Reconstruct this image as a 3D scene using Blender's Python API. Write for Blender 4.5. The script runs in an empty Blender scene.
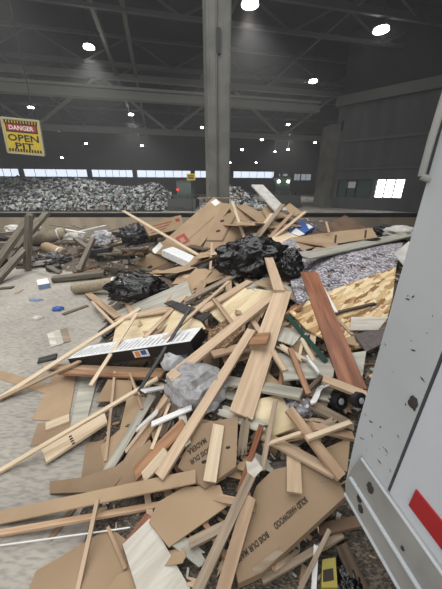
import bpy, bmesh, math, random
import numpy as np
from mathutils import Vector, Matrix, noise as mnoise
random.seed(7); rng = np.random.default_rng(7)
C = bpy.context.scene.collection
sc = bpy.context.scene

# ------------------------------------------------------------------ camera
CAM = np.array([0.0, 0.0, 1.7]); PITCH = math.radians(22.8); FPX = 260.0; CX, CY = 221.0, 294.5
cd = bpy.data.cameras.new('camera'); cam = bpy.data.objects.new('camera', cd); C.objects.link(cam)
cam.location = CAM; cam.rotation_euler = (math.pi/2 - PITCH, 0, 0)
cd.sensor_fit = 'VERTICAL'; cd.sensor_height = 36.0; cd.lens = FPX/589*36; cd.clip_start = .02; cd.clip_end = 300
sc.camera = cam
FW = np.array([0, math.cos(PITCH), -math.sin(PITCH)]); UP = np.array([0, math.sin(PITCH), math.cos(PITCH)]); RT = np.array([1., 0, 0])

# ------------------------------------------------------------------ world, daylight, exposure
w = bpy.data.worlds.new('world'); sc.world = w; w.use_nodes = True
w.node_tree.nodes['Background'].inputs[0].default_value = (.80, .88, 1, 1)
w.node_tree.nodes['Background'].inputs[1].default_value = 0.35
# dust haze fills the air of the hall
wv = w.node_tree.nodes.new('ShaderNodeVolumeScatter'); wv.inputs['Color'].default_value = (.9, .91, .93, 1); wv.inputs['Density'].default_value = .0042; wv.inputs['Anisotropy'].default_value = .2
w.node_tree.links.new(wv.outputs[0], w.node_tree.nodes['World Output'].inputs['Volume'])
def area(name, loc, aim, sx, sy, power, col=(1, 1, 1)):
    l = bpy.data.lights.new(name, 'AREA'); l.shape = 'RECTANGLE'; l.size = sx; l.size_y = sy; l.energy = power; l.color = col
    o = bpy.data.objects.new(name, l); C.objects.link(o); o.location = loc
    o.rotation_euler = (Vector(aim) - Vector(loc)).to_track_quat('-Z', 'Y').to_euler(); return o
area('roof_skylight', (-1.5, 3.0, 9.2), (-1.2, 3.6, 0), 14, 10, 1350, (1, .99, .98))
area('entrance_daylight', (-3.5, -8.0, 4.2), (-1.0, 4.0, .8), 15, 6, 700, (1, .99, .975))
vs = sc.view_settings
vs.view_transform = 'Standard'; vs.look = 'None'; vs.gamma = 1; vs.use_curve_mapping = False; vs.exposure = 0.0
sc.cycles.max_bounces = 6; sc.cycles.use_denoising = True

# ------------------------------------------------------------------ materials
MATS = {}
def nt(name):
    m = bpy.data.materials.new(name); m.use_nodes = True; MATS[name] = m
    n = m.node_tree.nodes; return m, n, m.node_tree.links, n['Principled BSDF']
def rgb(h):
    f = lambda c: ((c/255+.055)/1.055)**2.4 if c > 10 else c/255/12.92
    return (f(h[0]), f(h[1]), f(h[2]), 1)
def ramp(n, c1, c2, p1=.3, p2=.7):
    r = n.new('ShaderNodeValToRGB'); r.color_ramp.elements[0].color = c1; r.color_ramp.elements[1].color = c2
    r.color_ramp.elements[0].position = p1; r.color_ramp.elements[1].position = p2; return r
def coords(n, L, scale, rand=True):
    tc = n.new('ShaderNodeTexCoord'); mp = n.new('ShaderNodeMapping'); mp.inputs['Scale'].default_value = scale
    L.new(tc.outputs['Object'], mp.inputs['Vector'])
    if rand:
        oi = n.new('ShaderNodeObjectInfo'); mu = n.new('ShaderNodeMath'); mu.operation = 'MULTIPLY'; mu.inputs[1].default_value = 37
        L.new(oi.outputs['Random'], mu.inputs[0]); L.new(mu.outputs[0], mp.inputs['Location'])
    return mp
def noisy(name, c1, c2, scale=(1, 1, 1), ns=6, detail=6, rough=.8, bump=.2, p=(.3, .7), vary=.12, dist=.3, spec=.3, metal=0, fine=None):
    m, n, L, b = nt(name)
    mp = coords(n, L, scale); tx = n.new('ShaderNodeTexNoise'); tx.inputs['Scale'].default_value = ns
    tx.inputs['Detail'].default_value = detail; tx.inputs['Distortion'].default_value = dist
    L.new(mp.outputs[0], tx.inputs['Vector']); r = ramp(n, rgb(c1), rgb(c2), *p); L.new(tx.outputs[0], r.inputs[0])
    hs = n.new('ShaderNodeHueSaturation'); oi = n.new('ShaderNodeObjectInfo'); mr = n.new('ShaderNodeMapRange')
    mr.inputs['To Min'].default_value = 1-vary; mr.inputs['To Max'].default_value = 1+vary
    L.new(oi.outputs['Random'], mr.inputs['Value']); L.new(mr.outputs[0], hs.inputs['Value']); L.new(r.outputs[0], hs.inputs['Color'])
    L.new(hs.outputs[0], b.inputs['Base Color']); b.inputs['Roughness'].default_value = rough
    b.inputs['Specular IOR Level'].default_value = spec; b.inputs['Metallic'].default_value = metal
    if bump:
        bp = n.new('ShaderNodeBump'); bp.inputs['Strength'].default_value = bump; bp.inputs['Distance'].default_value = .01
        L.new(tx.outputs[0], bp.inputs['Height']); L.new(bp.outputs[0], b.inputs['Normal'])
    return m
def wood(name, c1, c2, rough=.7, g=14, p=(.32, .68)):
    return noisy(name, c1, c2, (1.0, g, g), 2.2, 7, rough, .15, p, .10, .6)
def plain(name, c, rough=.5, metal=0, spec=.5):
    m, n, L, b = nt(name); b.inputs['Base Color'].default_value = rgb(c); b.inputs['Roughness'].default_value = rough
    b.inputs['Metallic'].default_value = metal; b.inputs['Specular IOR Level'].default_value = spec; return m
def emit(name, c, s):
    m, n, L, b = nt(name); b.inputs['Base Color'].default_value = (0, 0, 0, 1)
    b.inputs['Emission Color'].default_value = rgb(c); b.inputs['Emission Strength'].default_value = s; return m
def voro(name, cols, scale, stretch=(1, 1, 1), rough=.85, bump=.4):
    m, n, L, b = nt(name); mp = coords(n, L, stretch); v = n.new('ShaderNodeTexVoronoi'); v.inputs['Scale'].default_value = scale
    if name == "osb":
        nz = n.new('ShaderNodeTexNoise'); nz.inputs['Scale'].default_value = 9; ad = n.new('ShaderNodeMix'); ad.data_type = 'RGBA'; ad.blend_type = 'ADD'; ad.inputs[0].default_value = .22
        L.new(mp.outputs[0], nz.inputs['Vector']); L.new(mp.outputs[0], ad.inputs[6]); L.new(nz.outputs['Color'], ad.inputs[7]); L.new(ad.outputs[2], v.inputs['Vector'])
    else: L.new(mp.outputs[0], v.inputs['Vector'])
    r = n.new('ShaderNodeValToRGB'); r.color_ramp.interpolation = 'CONSTANT'
    el = r.color_ramp.elements; el[0].color = rgb(cols[0]); el[0].position = 0; el[1].color = rgb(cols[1]); el[1].position = 1/len(cols)
    for i, c in enumerate(cols[2:]):
        e = el.new((i+2)/len(cols)); e.color = rgb(c)
    sp = n.new('ShaderNodeSeparateColor'); L.new(v.outputs['Color'], sp.inputs[0]); L.new(sp.outputs[0], r.inputs[0])
    L.new(r.outputs[0], b.inputs['Base Color']); b.inputs['Roughness'].default_value = rough
    bp = n.new('ShaderNodeBump'); bp.inputs['Strength'].default_value = bump; bp.inputs['Distance'].default_value = .01
    L.new(v.outputs['Distance'], bp.inputs['Height']); L.new(bp.outputs[0], b.inputs['Normal']); return m

wood('pine', (174, 150, 124), (202, 178, 151))
wood('pale_pine', (196, 175, 146), (220, 202, 175))

wood('tan_wood', (154, 129, 104), (182, 155, 128))

wood('weathered', (119, 106, 89), (164, 147, 127))
wood('grey_wood', (134, 130, 118), (176, 172, 158))
wood('grey_laminate', (150, 148, 136), (190, 187, 174), .5, 9)
wood('whitewash', (170, 164, 152), (208, 203, 192), .5, 8)
wood('red_brown', (112, 68, 46), (164, 110, 80), .34, 10)
wood('orange_wood', (133, 94, 69), (171, 133, 101), .5)
wood('copper_board', (168, 138, 108), (206, 178, 150))
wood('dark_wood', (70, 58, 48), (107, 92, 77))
wood('charcoal_wood', (44, 42, 42), (70, 68, 66))
wood('dusty_beam', (86, 80, 70), (128, 120, 106))
wood('plywood', (197, 178, 141), (225, 210, 177), .7, 4)
noisy('cardboard', (155, 132, 105), (171, 147, 119), (1, 1, 1), 3, 3, .85, .05, vary=.08)
noisy('kraft', (136, 115, 91), (154, 132, 107), (1, 1, 1), 3, 3, .85, .05, vary=.06)
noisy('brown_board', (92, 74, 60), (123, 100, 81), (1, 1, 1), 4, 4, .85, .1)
noisy('thin_white', (196, 198, 202), (222, 224, 228), (1, 1, 1), 6, 4, .5, .5)
noisy('grey_paper', (176, 174, 168), (206, 204, 198), (1, 1, 1), 8, 4, .8, .2)
noisy('white_foam', (214, 216, 216), (236, 238, 238), (1, 1, 1), 20, 4, .6, .1, vary=.03)
voro('osb', [(206, 176, 128), (232, 208, 164), (178, 142, 96), (218, 190, 144), (142, 106, 68), (238, 218, 180)], 8, (1, 4.5, 1), .75, .3)
voro('rebond_foam', [(150, 146, 150), (178, 176, 180), (108, 104, 110), (204, 202, 206), (134, 130, 138), (84, 80, 88)], 55)
voro('particle', [(132, 104, 76), (104, 78, 56), (154, 128, 98), (85, 64, 47)], 70)
voro('rubble', [(84, 76, 66), (104, 94, 82), (66, 60, 54), (118, 108, 94), (76, 70, 64)], 70, (1, 2.4, 1), .9, .6)

noisy('carpet_roll', (134, 124, 104), (164, 152, 130), (1, 1, 1), 30, 4, .95, .4)
noisy('fabric_grey', (150, 150, 152), (196, 196, 198), (1, 1, 1), 6, 4, .8, .4)
noisy('dark_carpet', (84, 78, 78), (112, 104, 102), (1, 1, 1), 60, 4, .95, .4)
def blackbag(name, c, rough):
    m = noisy(name, c, tuple(min(255, int(v*1.3)+2) for v in c), (1, 1, 1), 10, 4, rough, .9, spec=.6, dist=2.5, vary=.02); return m
blackbag('black_plastic', (9, 9, 10), .2)
blackbag('dark_plastic', (34, 34, 36), .45)
m = blackbag('clear_plastic', (168, 168, 170), .16); m.node_tree.nodes['Principled BSDF'].inputs['Transmission Weight'].default_value = .4; m.node_tree.nodes['Bump'].inputs['Strength'].default_value = .3
plain('black', (20, 20, 22), .4); plain('ink', (52, 42, 34), .8); plain('red_ink', (150, 54, 44), .7); plain('white', (226, 226, 224), .5)
plain('blue', (56, 92, 160), .5); plain('pale_blue', (120, 140, 170), .6); plain('can_orange', (222, 140, 80), .5); plain('yellow_wrap', (158, 146, 62), .4)
plain('red_tape', (176, 40, 46), .35); plain('white_tape', (206, 208, 210), .35)
plain('sign_yellow', (204, 178, 48), .5); plain('sign_red', (170, 44, 40), .5); plain('sign_black', (24, 22, 20), .5); plain('sign_rim', (178, 170, 140), .5)
plain('green_edge', (46, 72, 64), .15); plain('steel_dark', (52, 54, 54), .6, .3); plain('machine', (70, 72, 70), .6)
noisy('truck_paint', (184, 190, 194), (198, 203, 207), (1, 1, 1), 2.2, 8, .42, .03, vary=.0)
noisy('truck_rail', (146, 147, 144), (178, 178, 175), (1, 1, 1), 5, 8, .45, .08, vary=.0)
noisy('truck_white', (202, 208, 216), (212, 217, 224), (1, 1, 1), 1.5, 4, .35, .0, vary=.0)
plain('truck_seam', (70, 72, 76), .6); plain('grime', (62, 58, 54), .9); plain('tyre', (24, 24, 24), .85)
noisy('concrete_column', (96, 96, 92), (120, 120, 115), (1, 1, 1), 1.4, 8, .9, .1)
noisy('concrete_wall', (78, 79, 82), (98, 99, 102), (1, 1, .2), 1.2, 8, .9, .1)
noisy('pit_wall', (150, 138, 118), (178, 166, 146), (1, 1, .3), 1.2, 8, .95, .2)
noisy('roof_deck', (26, 26, 27), (36, 36, 37), (1, 1, 1), .6, 4, .9, .0)
noisy('dark_wall', (44, 46, 48), (58, 60, 62), (1, 1, 1), .4, 4, .9, .0)
plain('roof_steel', (74, 76, 76), .6, .0); plain('girder_bright', (122, 124, 119), .5); plain('girder_paint', (88, 90, 88), .6)
emit('lamp_glow', (255, 252, 246), 26); emit('daylight_pane', (226, 238, 255), 1.25); emit('doorway_daylight', (244, 250, 255), 7)
emit('dim_pane', (190, 200, 210), .5); emit('red_lamp', (255, 40, 30), 3); emit('headlamp', (255, 246, 224), 14)
def floor_mat():
    m, n, L, b = nt('floor_concrete')
    mp = coords(n, L, (1, 1, 1), False); a = n.new('ShaderNodeTexNoise'); a.inputs['Scale'].default_value = .9; a.inputs['Detail'].default_value = 10; a.inputs['Roughness'].default_value = .65
    L.new(mp.outputs[0], a.inputs['Vector']); r = ramp(n, rgb((140, 136, 128)), rgb((184, 177, 165)), .3, .7); L.new(a.outputs[0], r.inputs[0])
    mp2 = coords(n, L, (4, 14, 1), False); mp2.inputs['Rotation'].default_value = (0, 0, .7)
    s = n.new('ShaderNodeTexNoise'); s.inputs['Scale'].default_value = 4; s.inputs['Detail'].default_value = 8; L.new(mp2.outputs[0], s.inputs['Vector'])
    mx = n.new('ShaderNodeMix'); mx.data_type = 'RGBA'; mx.blend_type = 'MULTIPLY'; mx.inputs[0].default_value = .55
    r2 = ramp(n, (.40, .43, .47, 1), (1, 1, 1, 1), .34, .56); L.new(s.outputs[0], r2.inputs[0]); L.new(r.outputs[0], mx.inputs[6]); L.new(r2.outputs[0], mx.inputs[7])
    L.new(mx.outputs[2], b.inputs['Base Color']); b.inputs['Roughness'].default_value = .75
    bp = n.new('ShaderNodeBump'); bp.inputs['Strength'].default_value = .25; bp.inputs['Distance'].default_value = .01; L.new(s.outputs[0], bp.inputs['Height']); L.new(bp.outputs[0], b.inputs['Normal'])
floor_mat()

# ------------------------------------------------------------------ scene helpers
def M(name): return MATS[name]
def mesh_obj(name, verts, faces, mats, mat_idx=None, frame=None, parent=None, smooth=False):
    """verts in world space; frame = 4x4 local frame (rotation+origin)."""
    if frame is None:
        c = np.mean(np.array([tuple(v) for v in verts]), axis=0); c[2] = min(v[2] for v in verts); frame = Matrix.Translation(Vector(c))
    inv = frame.inverted(); me = bpy.data.meshes.new(name)
    me.from_pydata([tuple(inv @ Vector(tuple(v))) for v in verts], [], [tuple(f) for f in faces])
    if isinstance(mats, str): mats = [mats]
    for m_ in mats: me.materials.append(M(m_))
    if mat_idx: 
        for p, i in zip(me.polygons, mat_idx): p.material_index = i
    bm = bmesh.new(); bm.from_mesh(me); bmesh.ops.recalc_face_normals(bm, faces=bm.faces); bm.to_mesh(me); bm.free()
    if smooth:
        for p in me.polygons: p.use_smooth = True
    o = bpy.data.objects.new(name, me); C.objects.link(o); o.matrix_world = frame
    if parent: attach(o, parent)
    return o
def attach(o, parent):
    mw = o.matrix_world.copy(); o.parent = parent; o.matrix_parent_inverse = parent.matrix_world.inverted(); o.matrix_world = mw
def tag(o, label=None, cat=None, group=None, kind=None):
    if label: o['label'] = label
    if cat: o['category'] = cat
    if group: o['group'] = group
    if kind: o['kind'] = kind
    return o
def empty(name, loc):
    o = bpy.data.objects.new(name, None); C.objects.link(o); o.matrix_world = Matrix.Translation(Vector(loc)); o.empty_display_size = .1; return o
BOXF = [(0, 1, 2, 3), (4, 7, 6, 5), (0, 4, 5, 1), (1, 5, 6, 2), (2, 6, 7, 3), (3, 7, 4, 0)]
def box_verts(a, b):
    return [(x, y, z) for z in (a[2], b[2]) for x, y in ((a[0], a[1]), (b[0], a[1]), (b[0], b[1]), (a[0], b[1]))]
def box(name, a, b, mat, parent=None): return mesh_obj(name, box_verts(a, b), BOXF, mat, parent=parent)
class MB:
    def __init__(s): s.v = []; s.f = []
    def box(s, a, b): n = len(s.v); s.v += box_verts(a, b); s.f += [tuple(i+n for i in f) for f in BOXF]
    def bar(s, p, q, w, h=None):
        h = h or w; p, q = Vector(p), Vector(q); d = (q-p).normalized(); u = d.cross(Vector((0, 0, 1)))
        if u.length < 1e-3: u = Vector((1, 0, 0))
        u.normalize(); v = u.cross(d); n = len(s.v)
        for e in (p, q):
            for i, j in ((-1, -1), (1, -1), (1, 1), (-1, 1)): s.v.append(tuple(e+u*i*w/2+v*j*h/2))
        s.f += [tuple(i+n for i in f) for f in BOXF]
    def tube(s, p, q, r, k=10, r2=None):
        p, q = Vector(p), Vector(q); d = (q-p).normalized(); u = d.orthogonal().normalized(); v = d.cross(u); n = len(s.v); r2 = r if r2 is None else r2
        for e, rr in ((p, r), (q, r2)):
            for i in range(k): a = 2*math.pi*i/k; s.v.append(tuple(e+(u*math.cos(a)+v*math.sin(a))*rr))
        s.f += [(n+i, n+(i+1) % k, n+k+(i+1) % k, n+k+i) for i in range(k)]+[tuple(n+i for i in range(k))[::-1], tuple(n+k+i for i in range(k))]
    def build(s, name, mat, parent=None, frame=None, smooth=False): return mesh_obj(name, s.v, s.f, mat, frame=frame, parent=parent, smooth=smooth)

# pixel -> ray; solve against the height field of what already lies there
def ray(px, py): return RT*((px-CX)/FPX)+UP*((CY-py)/FPX)+FW
def atY(px, py, Y): d = ray(px, py); return CAM+d*(Y/d[1])
def atZ(px, py, Z): d = ray(px, py); return CAM+d*((Z-CAM[2])/d[2])
def proj(p):
    v = np.asarray(p)-CAM; z = v@FW; return np.array([CX+FPX*(v@RT)/z, CY-FPX*(v@UP)/z])
GX0, GX1, GY0, GY1, RES = -8.0, 7.0, 0.1, 11.5, .02
NX, NY = int((GX1-GX0)/RES), int((GY1-GY0)/RES)
gx = GX0+(np.arange(NX)+.5)*RES; gy = GY0+(np.arange(NY)+.5)*RES
H = np.zeros((NY, NX))
# control points of the heap's body: pixel + height, pixel + distance, or world
ctrl = []
for px, py in [(0, 300), (0, 400), (0, 500), (40, 300), (60, 335), (30, 440), (88, 300), (20, 268), (70, 275), (30, 560), (0, 589), (70, 400), (85, 360), (60, 480), (5, 350), (60, 575), (104, 312), (98, 335), (108, 292), (84, 420)]: p = atZ(px, py, 0); ctrl.append((p[0], p[1], -.02))
for px, py, h in [(345, 500, .26), (300, 575, .04), (280, 500, .26), (221, 585, .12), (150, 500, .13), (95, 560, .03), (200, 440, .26), (110, 400, .03), (120, 450, .06), (150, 350, .16), (140, 320, .2),
                  (200, 380, .36), (250, 370, .44), (300, 380, .48), (340, 390, .5), (330, 320, .68), (380, 300, .76), (250, 300, .66), (165, 285, .42), (128, 292, .10), (360, 560, .1), (200, 320, .4), (225, 500, .2)]:
    p = atZ(px, py, h); ctrl.append((p[0], p[1], h))
for px, py, Y in [(390, 250, 3.5), (340, 246, 3.9), (250, 265, 3.75), (300, 252, 3.9), (200, 268, 4.2), (150, 268, 4.9), (230, 212, 6.6), (265, 206, 6.6), (305, 222, 5.6), (180, 236, 6.2), (345, 232, 5.2), (130, 246, 6.4), (225, 232, 5.4), (190, 250, 5.2)]:
    p = atY(px, py, Y); ctrl.append(tuple(p))
ctrl += [(0, 8, .55), (0, 10, .1), (3, 8, .5), (-2, 8, .4), (5, 5, .9), (6, 8, .3), (3.2, 3, .7), (3, 1.5, .5), (2, .5, .3), (5, 1, .4), (-4, 7.5, .22), (-5.5, 7.5, .26), (-3.1, 7, .26), (-7, 7, .3), (-6, 9.5, .1), (-3, 10, .05), (5, 11, .0), (-6.5, 5, -.02), (-7, 3, -.02), (-1, .2, 0), (0.3, .1, .05)]
ctrl = np.array(ctrl)
def rbf(P, V, Q, sm=.004):
    D = np.linalg.norm(P[:, None]-P[None], axis=2); A = D+np.eye(len(P))*sm*-1
    n = len(P); K = np.zeros((n+3, n+3)); K[:n, :n] = A; K[:n, n] = 1; K[:n, n+1:] = P; K[n, :n] = 1; K[n+1:, :n] = P.T
    s = np.linalg.solve(K, np.r_[V, 0, 0, 0]); out = np.zeros(len(Q))
    for i in range(n): out += s[i]*np.hypot(Q[:, 0]-P[i, 0], Q[:, 1]-P[i, 1])
    return out+s[n]+Q@s[n+1:]
ncx, ncy = 76, 58
qx = np.linspace(GX0, GX1, ncx); qy = np.linspace(GY0, GY1, ncy); QX, QY = np.meshgrid(qx, qy)
Z0 = rbf(ctrl[:, :2], ctrl[:, 2], np.c_[QX.ravel(), QY.ravel()]).reshape(ncy, ncx)
def bil(Z, x, y):
    fx = np.clip((x-GX0)/(GX1-GX0)*(ncx-1), 0, ncx-1.001); fy = np.clip((y-GY0)/(GY1-GY0)*(ncy-1), 0, ncy-1.001)
    i, j = fx.astype(int), fy.astype(int); a, b = fx-i, fy-j
    return (Z[j, i]*(1-a)+Z[j, i+1]*a)*(1-b)+(Z[j+1, i]*(1-a)+Z[j+1, i+1]*a)*b
XX, YY = np.meshgrid(gx, gy); H = np.maximum(bil(Z0, XX, YY), 0)
edge = np.clip((np.minimum(np.minimum(XX-GX0, GX1-XX), GY1-2.35-YY))/.8, 0, 1); H *= edge
H0 = H.copy()
def hit(px, py):
    d = ray(px, py); t = np.arange(.35, 14, .008); P = CAM[None]+t[:, None]*d[None]
    i = ((P[:, 0]-GX0)/RES).astype(int); j = ((P[:, 1]-GY0)/RES).astype(int); ok = (i >= 0) & (i < NX) & (j >= 0) & (j < NY)
    h = np.zeros(len(t)); h[ok] = H[j[ok], i[ok]]; b = np.nonzero(P[:, 2] <= h+.001)[0]
    return P[b[0]] if len(b) else atY(px, py, 8)
def cells(poly):
    """grid cells inside a convex xy polygon"""
    p = np.array([(q[0], q[1]) for q in poly]); i0 = max(int((p[:, 0].min()-GX0)/RES), 0); i1 = min(int((p[:, 0].max()-GX0)/RES)+1, NX-1)
    j0 = max(int((p[:, 1].min()-GY0)/RES), 0); j1 = min(int((p[:, 1].max()-GY0)/RES)+1, NY-1)
    if i1 <= i0 or j1 <= j0: return None
    X, Y = np.meshgrid(gx[i0:i1], gy[j0:j1]); ins = np.zeros(X.shape, bool); n = len(p); k = n-1
    for a in range(n):
        c = ((p[a, 1] > Y) != (p[k, 1] > Y)) & (X < (p[k, 0]-p[a, 0])*(Y-p[a, 1])/(p[k, 1]-p[a, 1]+1e-12)+p[a, 0]); ins ^= c; k = a
    jj, ii = np.nonzero(ins)
    return (jj+j0, ii+i0, X[ins], Y[ins]) if len(jj) else None
def upz(p, z):
    """lift a point to height z: along its own ray where the view is steep, straight up where it grazes"""
    d = p-CAM
    if d[2]/np.linalg.norm(d) > -.36: q = p.copy(); q[2] = z; return q
    k = (z-CAM[2])/d[2]; return CAM+d*max(k, .3)
LOG = []
def plank_axis(A, B, hw, fixed, tol=.004, name=''):
    zA, zB = A[2], B[2]
    for it in range(60):
        ax = B-A; L2 = ax[0]**2+ax[1]**2; pr = np.array([-ax[1], ax[0], 0])/math.sqrt(L2)*hw
        c = cells([A+pr, B+pr, B-pr, A-pr])
        if c is None or fixed: break
        s = np.clip(((c[2]-A[0])*ax[0]+(c[3]-A[1])*ax[1])/L2, 0, 1); pen = H[c[0], c[1]]-(A[2]+s*ax[2])
        k = np.argsort(pen)[int(len(pen)*.94)-1] if len(pen) > 20 else np.argmax(pen)
        if pen[k] < tol or max(A[2]-zA, B[2]-zB) > .35: break
        g = min(pen[k]/((1-s[k])**2+s[k]**2)*.7, .04); A = upz(A, A[2]+g*(1-s[k])); B = upz(B, B[2]+g*s[k])
    if max(A[2]-zA, B[2]-zB) > .12: LOG.append((name, round(A[2]-zA, 2), round(B[2]-zB, 2)))
    return A, B
def calm(P, px):
    """pull back hits that slipped past a crest to the distance of the others"""
    t = np.array([(p-CAM)@FW for p in P]); m = np.median(t) if len(t) > 2 else t.min(); out = []
    for p, q, tt in zip(P, px, t):
        if len(t) == 2: lim = m*(1+.9*math.hypot(px[0][0]-px[1][0], px[0][1]-px[1][1])/FPX*2.2)+.1
        else: lim = m*1.3+.1
        out.append(CAM+ray(*q)*lim if tt > lim else p)
    return out
def raise_H(poly, zf, th):
    c = cells(poly)
    if c is None: return
    H[c[0], c[1]] = np.maximum(H[c[0], c[1]], zf(c[2], c[3])+th)
def plank(name, mat, p0, p1, wpx, th, label, cat='board', group=None, Y=None, w=None, broken=0, tint=None, faces_mat=None, roll=0, at_z=None):
    A, B = calm([hit(*p0), hit(*p1)], [p0, p1])
    if Y: A = atY(*p0, Y[0]); B = atY(*p1, Y[1])
    if at_z: A = atZ(*p0, at_z[0]); B = atZ(*p1, at_z[1])
    fixed = bool(Y or at_z)
    def width(A, B):
        ax = B-A; pr = np.array([-ax[1], ax[0], 0]); pr = pr/np.linalg.norm(pr); mid = (A+B)/2
        a, b = proj(mid+pr*.05), proj(mid-pr*.05); dirp = proj(B)-proj(A); dirp = dirp/np.linalg.norm(dirp); e = a-b
        return min(wpx/max(abs(e[0]*dirp[1]-e[1]*dirp[0])/.1, 20), .6)
    for _ in range(2):
        hw = (w or width(A, B))/2; A, B = plank_axis(A, B, hw, fixed, name=label)
    ax = B-A; L = np.linalg.norm(ax); ex = ax/L; ey = np.array([-ax[1], ax[0], 0]); ey /= np.linalg.norm(ey); ez = np.cross(ex, ey)
    if ez[2] < 0: ez = -ez; ey = -ey
    if roll: ey, ez = ey*math.cos(roll)+ez*math.sin(roll), ez*math.cos(roll)-ey*math.sin(roll)
    fr = Matrix(((ex[0], ey[0], ez[0], (A[0]+B[0])/2), (ex[1], ey[1], ez[1], (A[1]+B[1])/2), (ex[2], ey[2], ez[2], (A[2]+B[2])/2), (0, 0, 0, 1)))
    rnd = random.Random(hash((p0, p1)) & 0xffff); n = 5 if broken else 1
    out = []
    for sgn in (-1, 1):
        for k in range(n+1):
            yy = (-1+2*k/n)*hw*sgn; j = rnd.uniform(-1, 1)*(broken if (broken and 0 < k < n) else min(.12*hw, .01)); out.append((sgn*(L/2)+j, yy))
    m = len(out); vv = [fr @ Vector((x, y, 0)) for x, y in out]+[fr @ Vector((x, y, th)) for x, y in out]
    ff = [tuple(range(m))[::-1], tuple(range(m, 2*m))]+[(i, (i+1) % m, m+(i+1) % m, m+i) for i in range(m)]
    o = mesh_obj(name, vv, ff, mat if isinstance(mat, (list, tuple)) else [mat], faces_mat, frame=fr)
    raise_H([A+ey*hw, B+ey*hw, B-ey*hw, A-ey*hw], lambda x, y: A[2]+np.clip(((x-A[0])*ax[0]+(y-A[1])*ax[1])/(ax[0]**2+ax[1]**2), 0, 1)*ax[2], th)
    o['_L'] = L; o['_w'] = hw*2; del o['_L'], o['_w']
    tag(o, label, cat, group); INFO[o.name] = (fr, L, hw*2, th); return o
INFO = {}
def rayplane(px, py, n, d):
    r = ray(px, py); return CAM+r*((d-n@CAM)/(n@r))
def sheet(name, mat, poly, th, label, cat='cardboard', group=None, Ys=None, down=False, slope=1.0, faces_mat=None, wob=0):
    """flat piece traced as a pixel polygon, laid on what is below (or on a plane through given distances); thickness upwards, or backwards if it stands"""
    if Ys:
        P = np.array([atY(*poly[i], y) for i, y in Ys]); n = np.cross(P[1]-P[0], P[2]-P[0]); n /= np.linalg.norm(n)
        if n@(CAM-P[0]) < 0: n = -n
        d = n@P[0]; V = [rayplane(*p, n, d) for p in poly]; bot = [v-n*th for v in V]; top = V
        raise_H(V, lambda x, y: (d-n[0]*x-n[1]*y)/n[2] if abs(n[2]) > .15 else 0*x, 0)
    else:
        P = np.array(calm([hit(*p) for p in poly], poly)); c0 = P.mean(0); Q = P-c0; r0 = c0-CAM; r0 = r0/np.linalg.norm(r0)
        W = np.r_[np.c_[Q[:, 0], Q[:, 1]], np.eye(2)*.12]; ab, *_ = np.linalg.lstsq(W, np.r_[Q[:, 2], 0, 0], rcond=None); a, b = np.clip(ab, -slope, slope)
        for _ in range(30):     # keep the plane well turned to the view
            n = np.array([-a, -b, 1.])
            if n@r0/np.linalg.norm(n) < -.22: break
            b += .04
        c = c0[2]-a*c0[0]-b*c0[1]; cs = c
        for it in range(40):
            V = [rayplane(*p, n, c) for p in poly]; g = cells(V)
            if g is None: break
            pen = np.quantile(H[g[0], g[1]]-(a*g[2]+b*g[3]+c), .9)
            if pen < .004 or c-cs > .3: break
            c += min(pen*.7, .04)
        if c-cs > .12: LOG.append((label, round(c-cs, 2)))
        n = n/np.linalg.norm(n); bot = V; top = [v+np.array([0, 0, th]) for v in V]
        raise_H(V, lambda x, y: a*x+b*y+c, th)
    ex = V[1]-V[0]; ex = ex/np.linalg.norm(ex); ey = np.cross(n, ex); ce = np.mean(bot, axis=0)
    fr = Matrix(((ex[0], ey[0], n[0], ce[0]), (ex[1], ey[1], n[1], ce[1]), (ex[2], ey[2], n[2], ce[2]), (0, 0, 0, 1)))
    m = len(V); ff = [tuple(range(m))[::-1], tuple(range(m, 2*m))]+[(i, (i+1) % m, m+(i+1) % m, m+i) for i in range(m)]
    o = mesh_obj(name, list(bot)+list(top), ff, mat if isinstance(mat, (list, tuple)) else [mat], faces_mat, frame=fr)
    tag(o, label, cat, group); SURF[o.name] = (n, float(n@np.array(top[0]))); return o
SURF = {}
def decal(parent, name, mat, poly, off=.002, label=None):
    n, d = SURF[parent.name]; V = [rayplane(*p, n, d+off) for p in poly]; B = [v-n*off*.8 for v in V]; m = len(V)
    o = mesh_obj(name, B+V, [tuple(range(m))[::-1], tuple(range(m, 2*m))]+[(i, (i+1) % m, m+(i+1) % m, m+i) for i in range(m)], mat, parent=parent)
    if label: o['label'] = label
    return o
def text_mesh(s, size, bold=.0, align='CENTER'):
    cu = bpy.data.curves.new('t', 'FONT'); cu.body = s; cu.size = size; cu.align_x = align; cu.align_y = 'CENTER'; cu.offset = bold; cu.extrude = .0006; cu.resolution_u = 2
    t = bpy.data.objects.new('t', cu); C.objects.link(t); bpy.context.view_layer.update()
    me = bpy.data.meshes.new_from_object(t.evaluated_get(bpy.context.evaluated_depsgraph_get())); bpy.data.objects.remove(t); bpy.data.curves.remove(cu); return me
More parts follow.
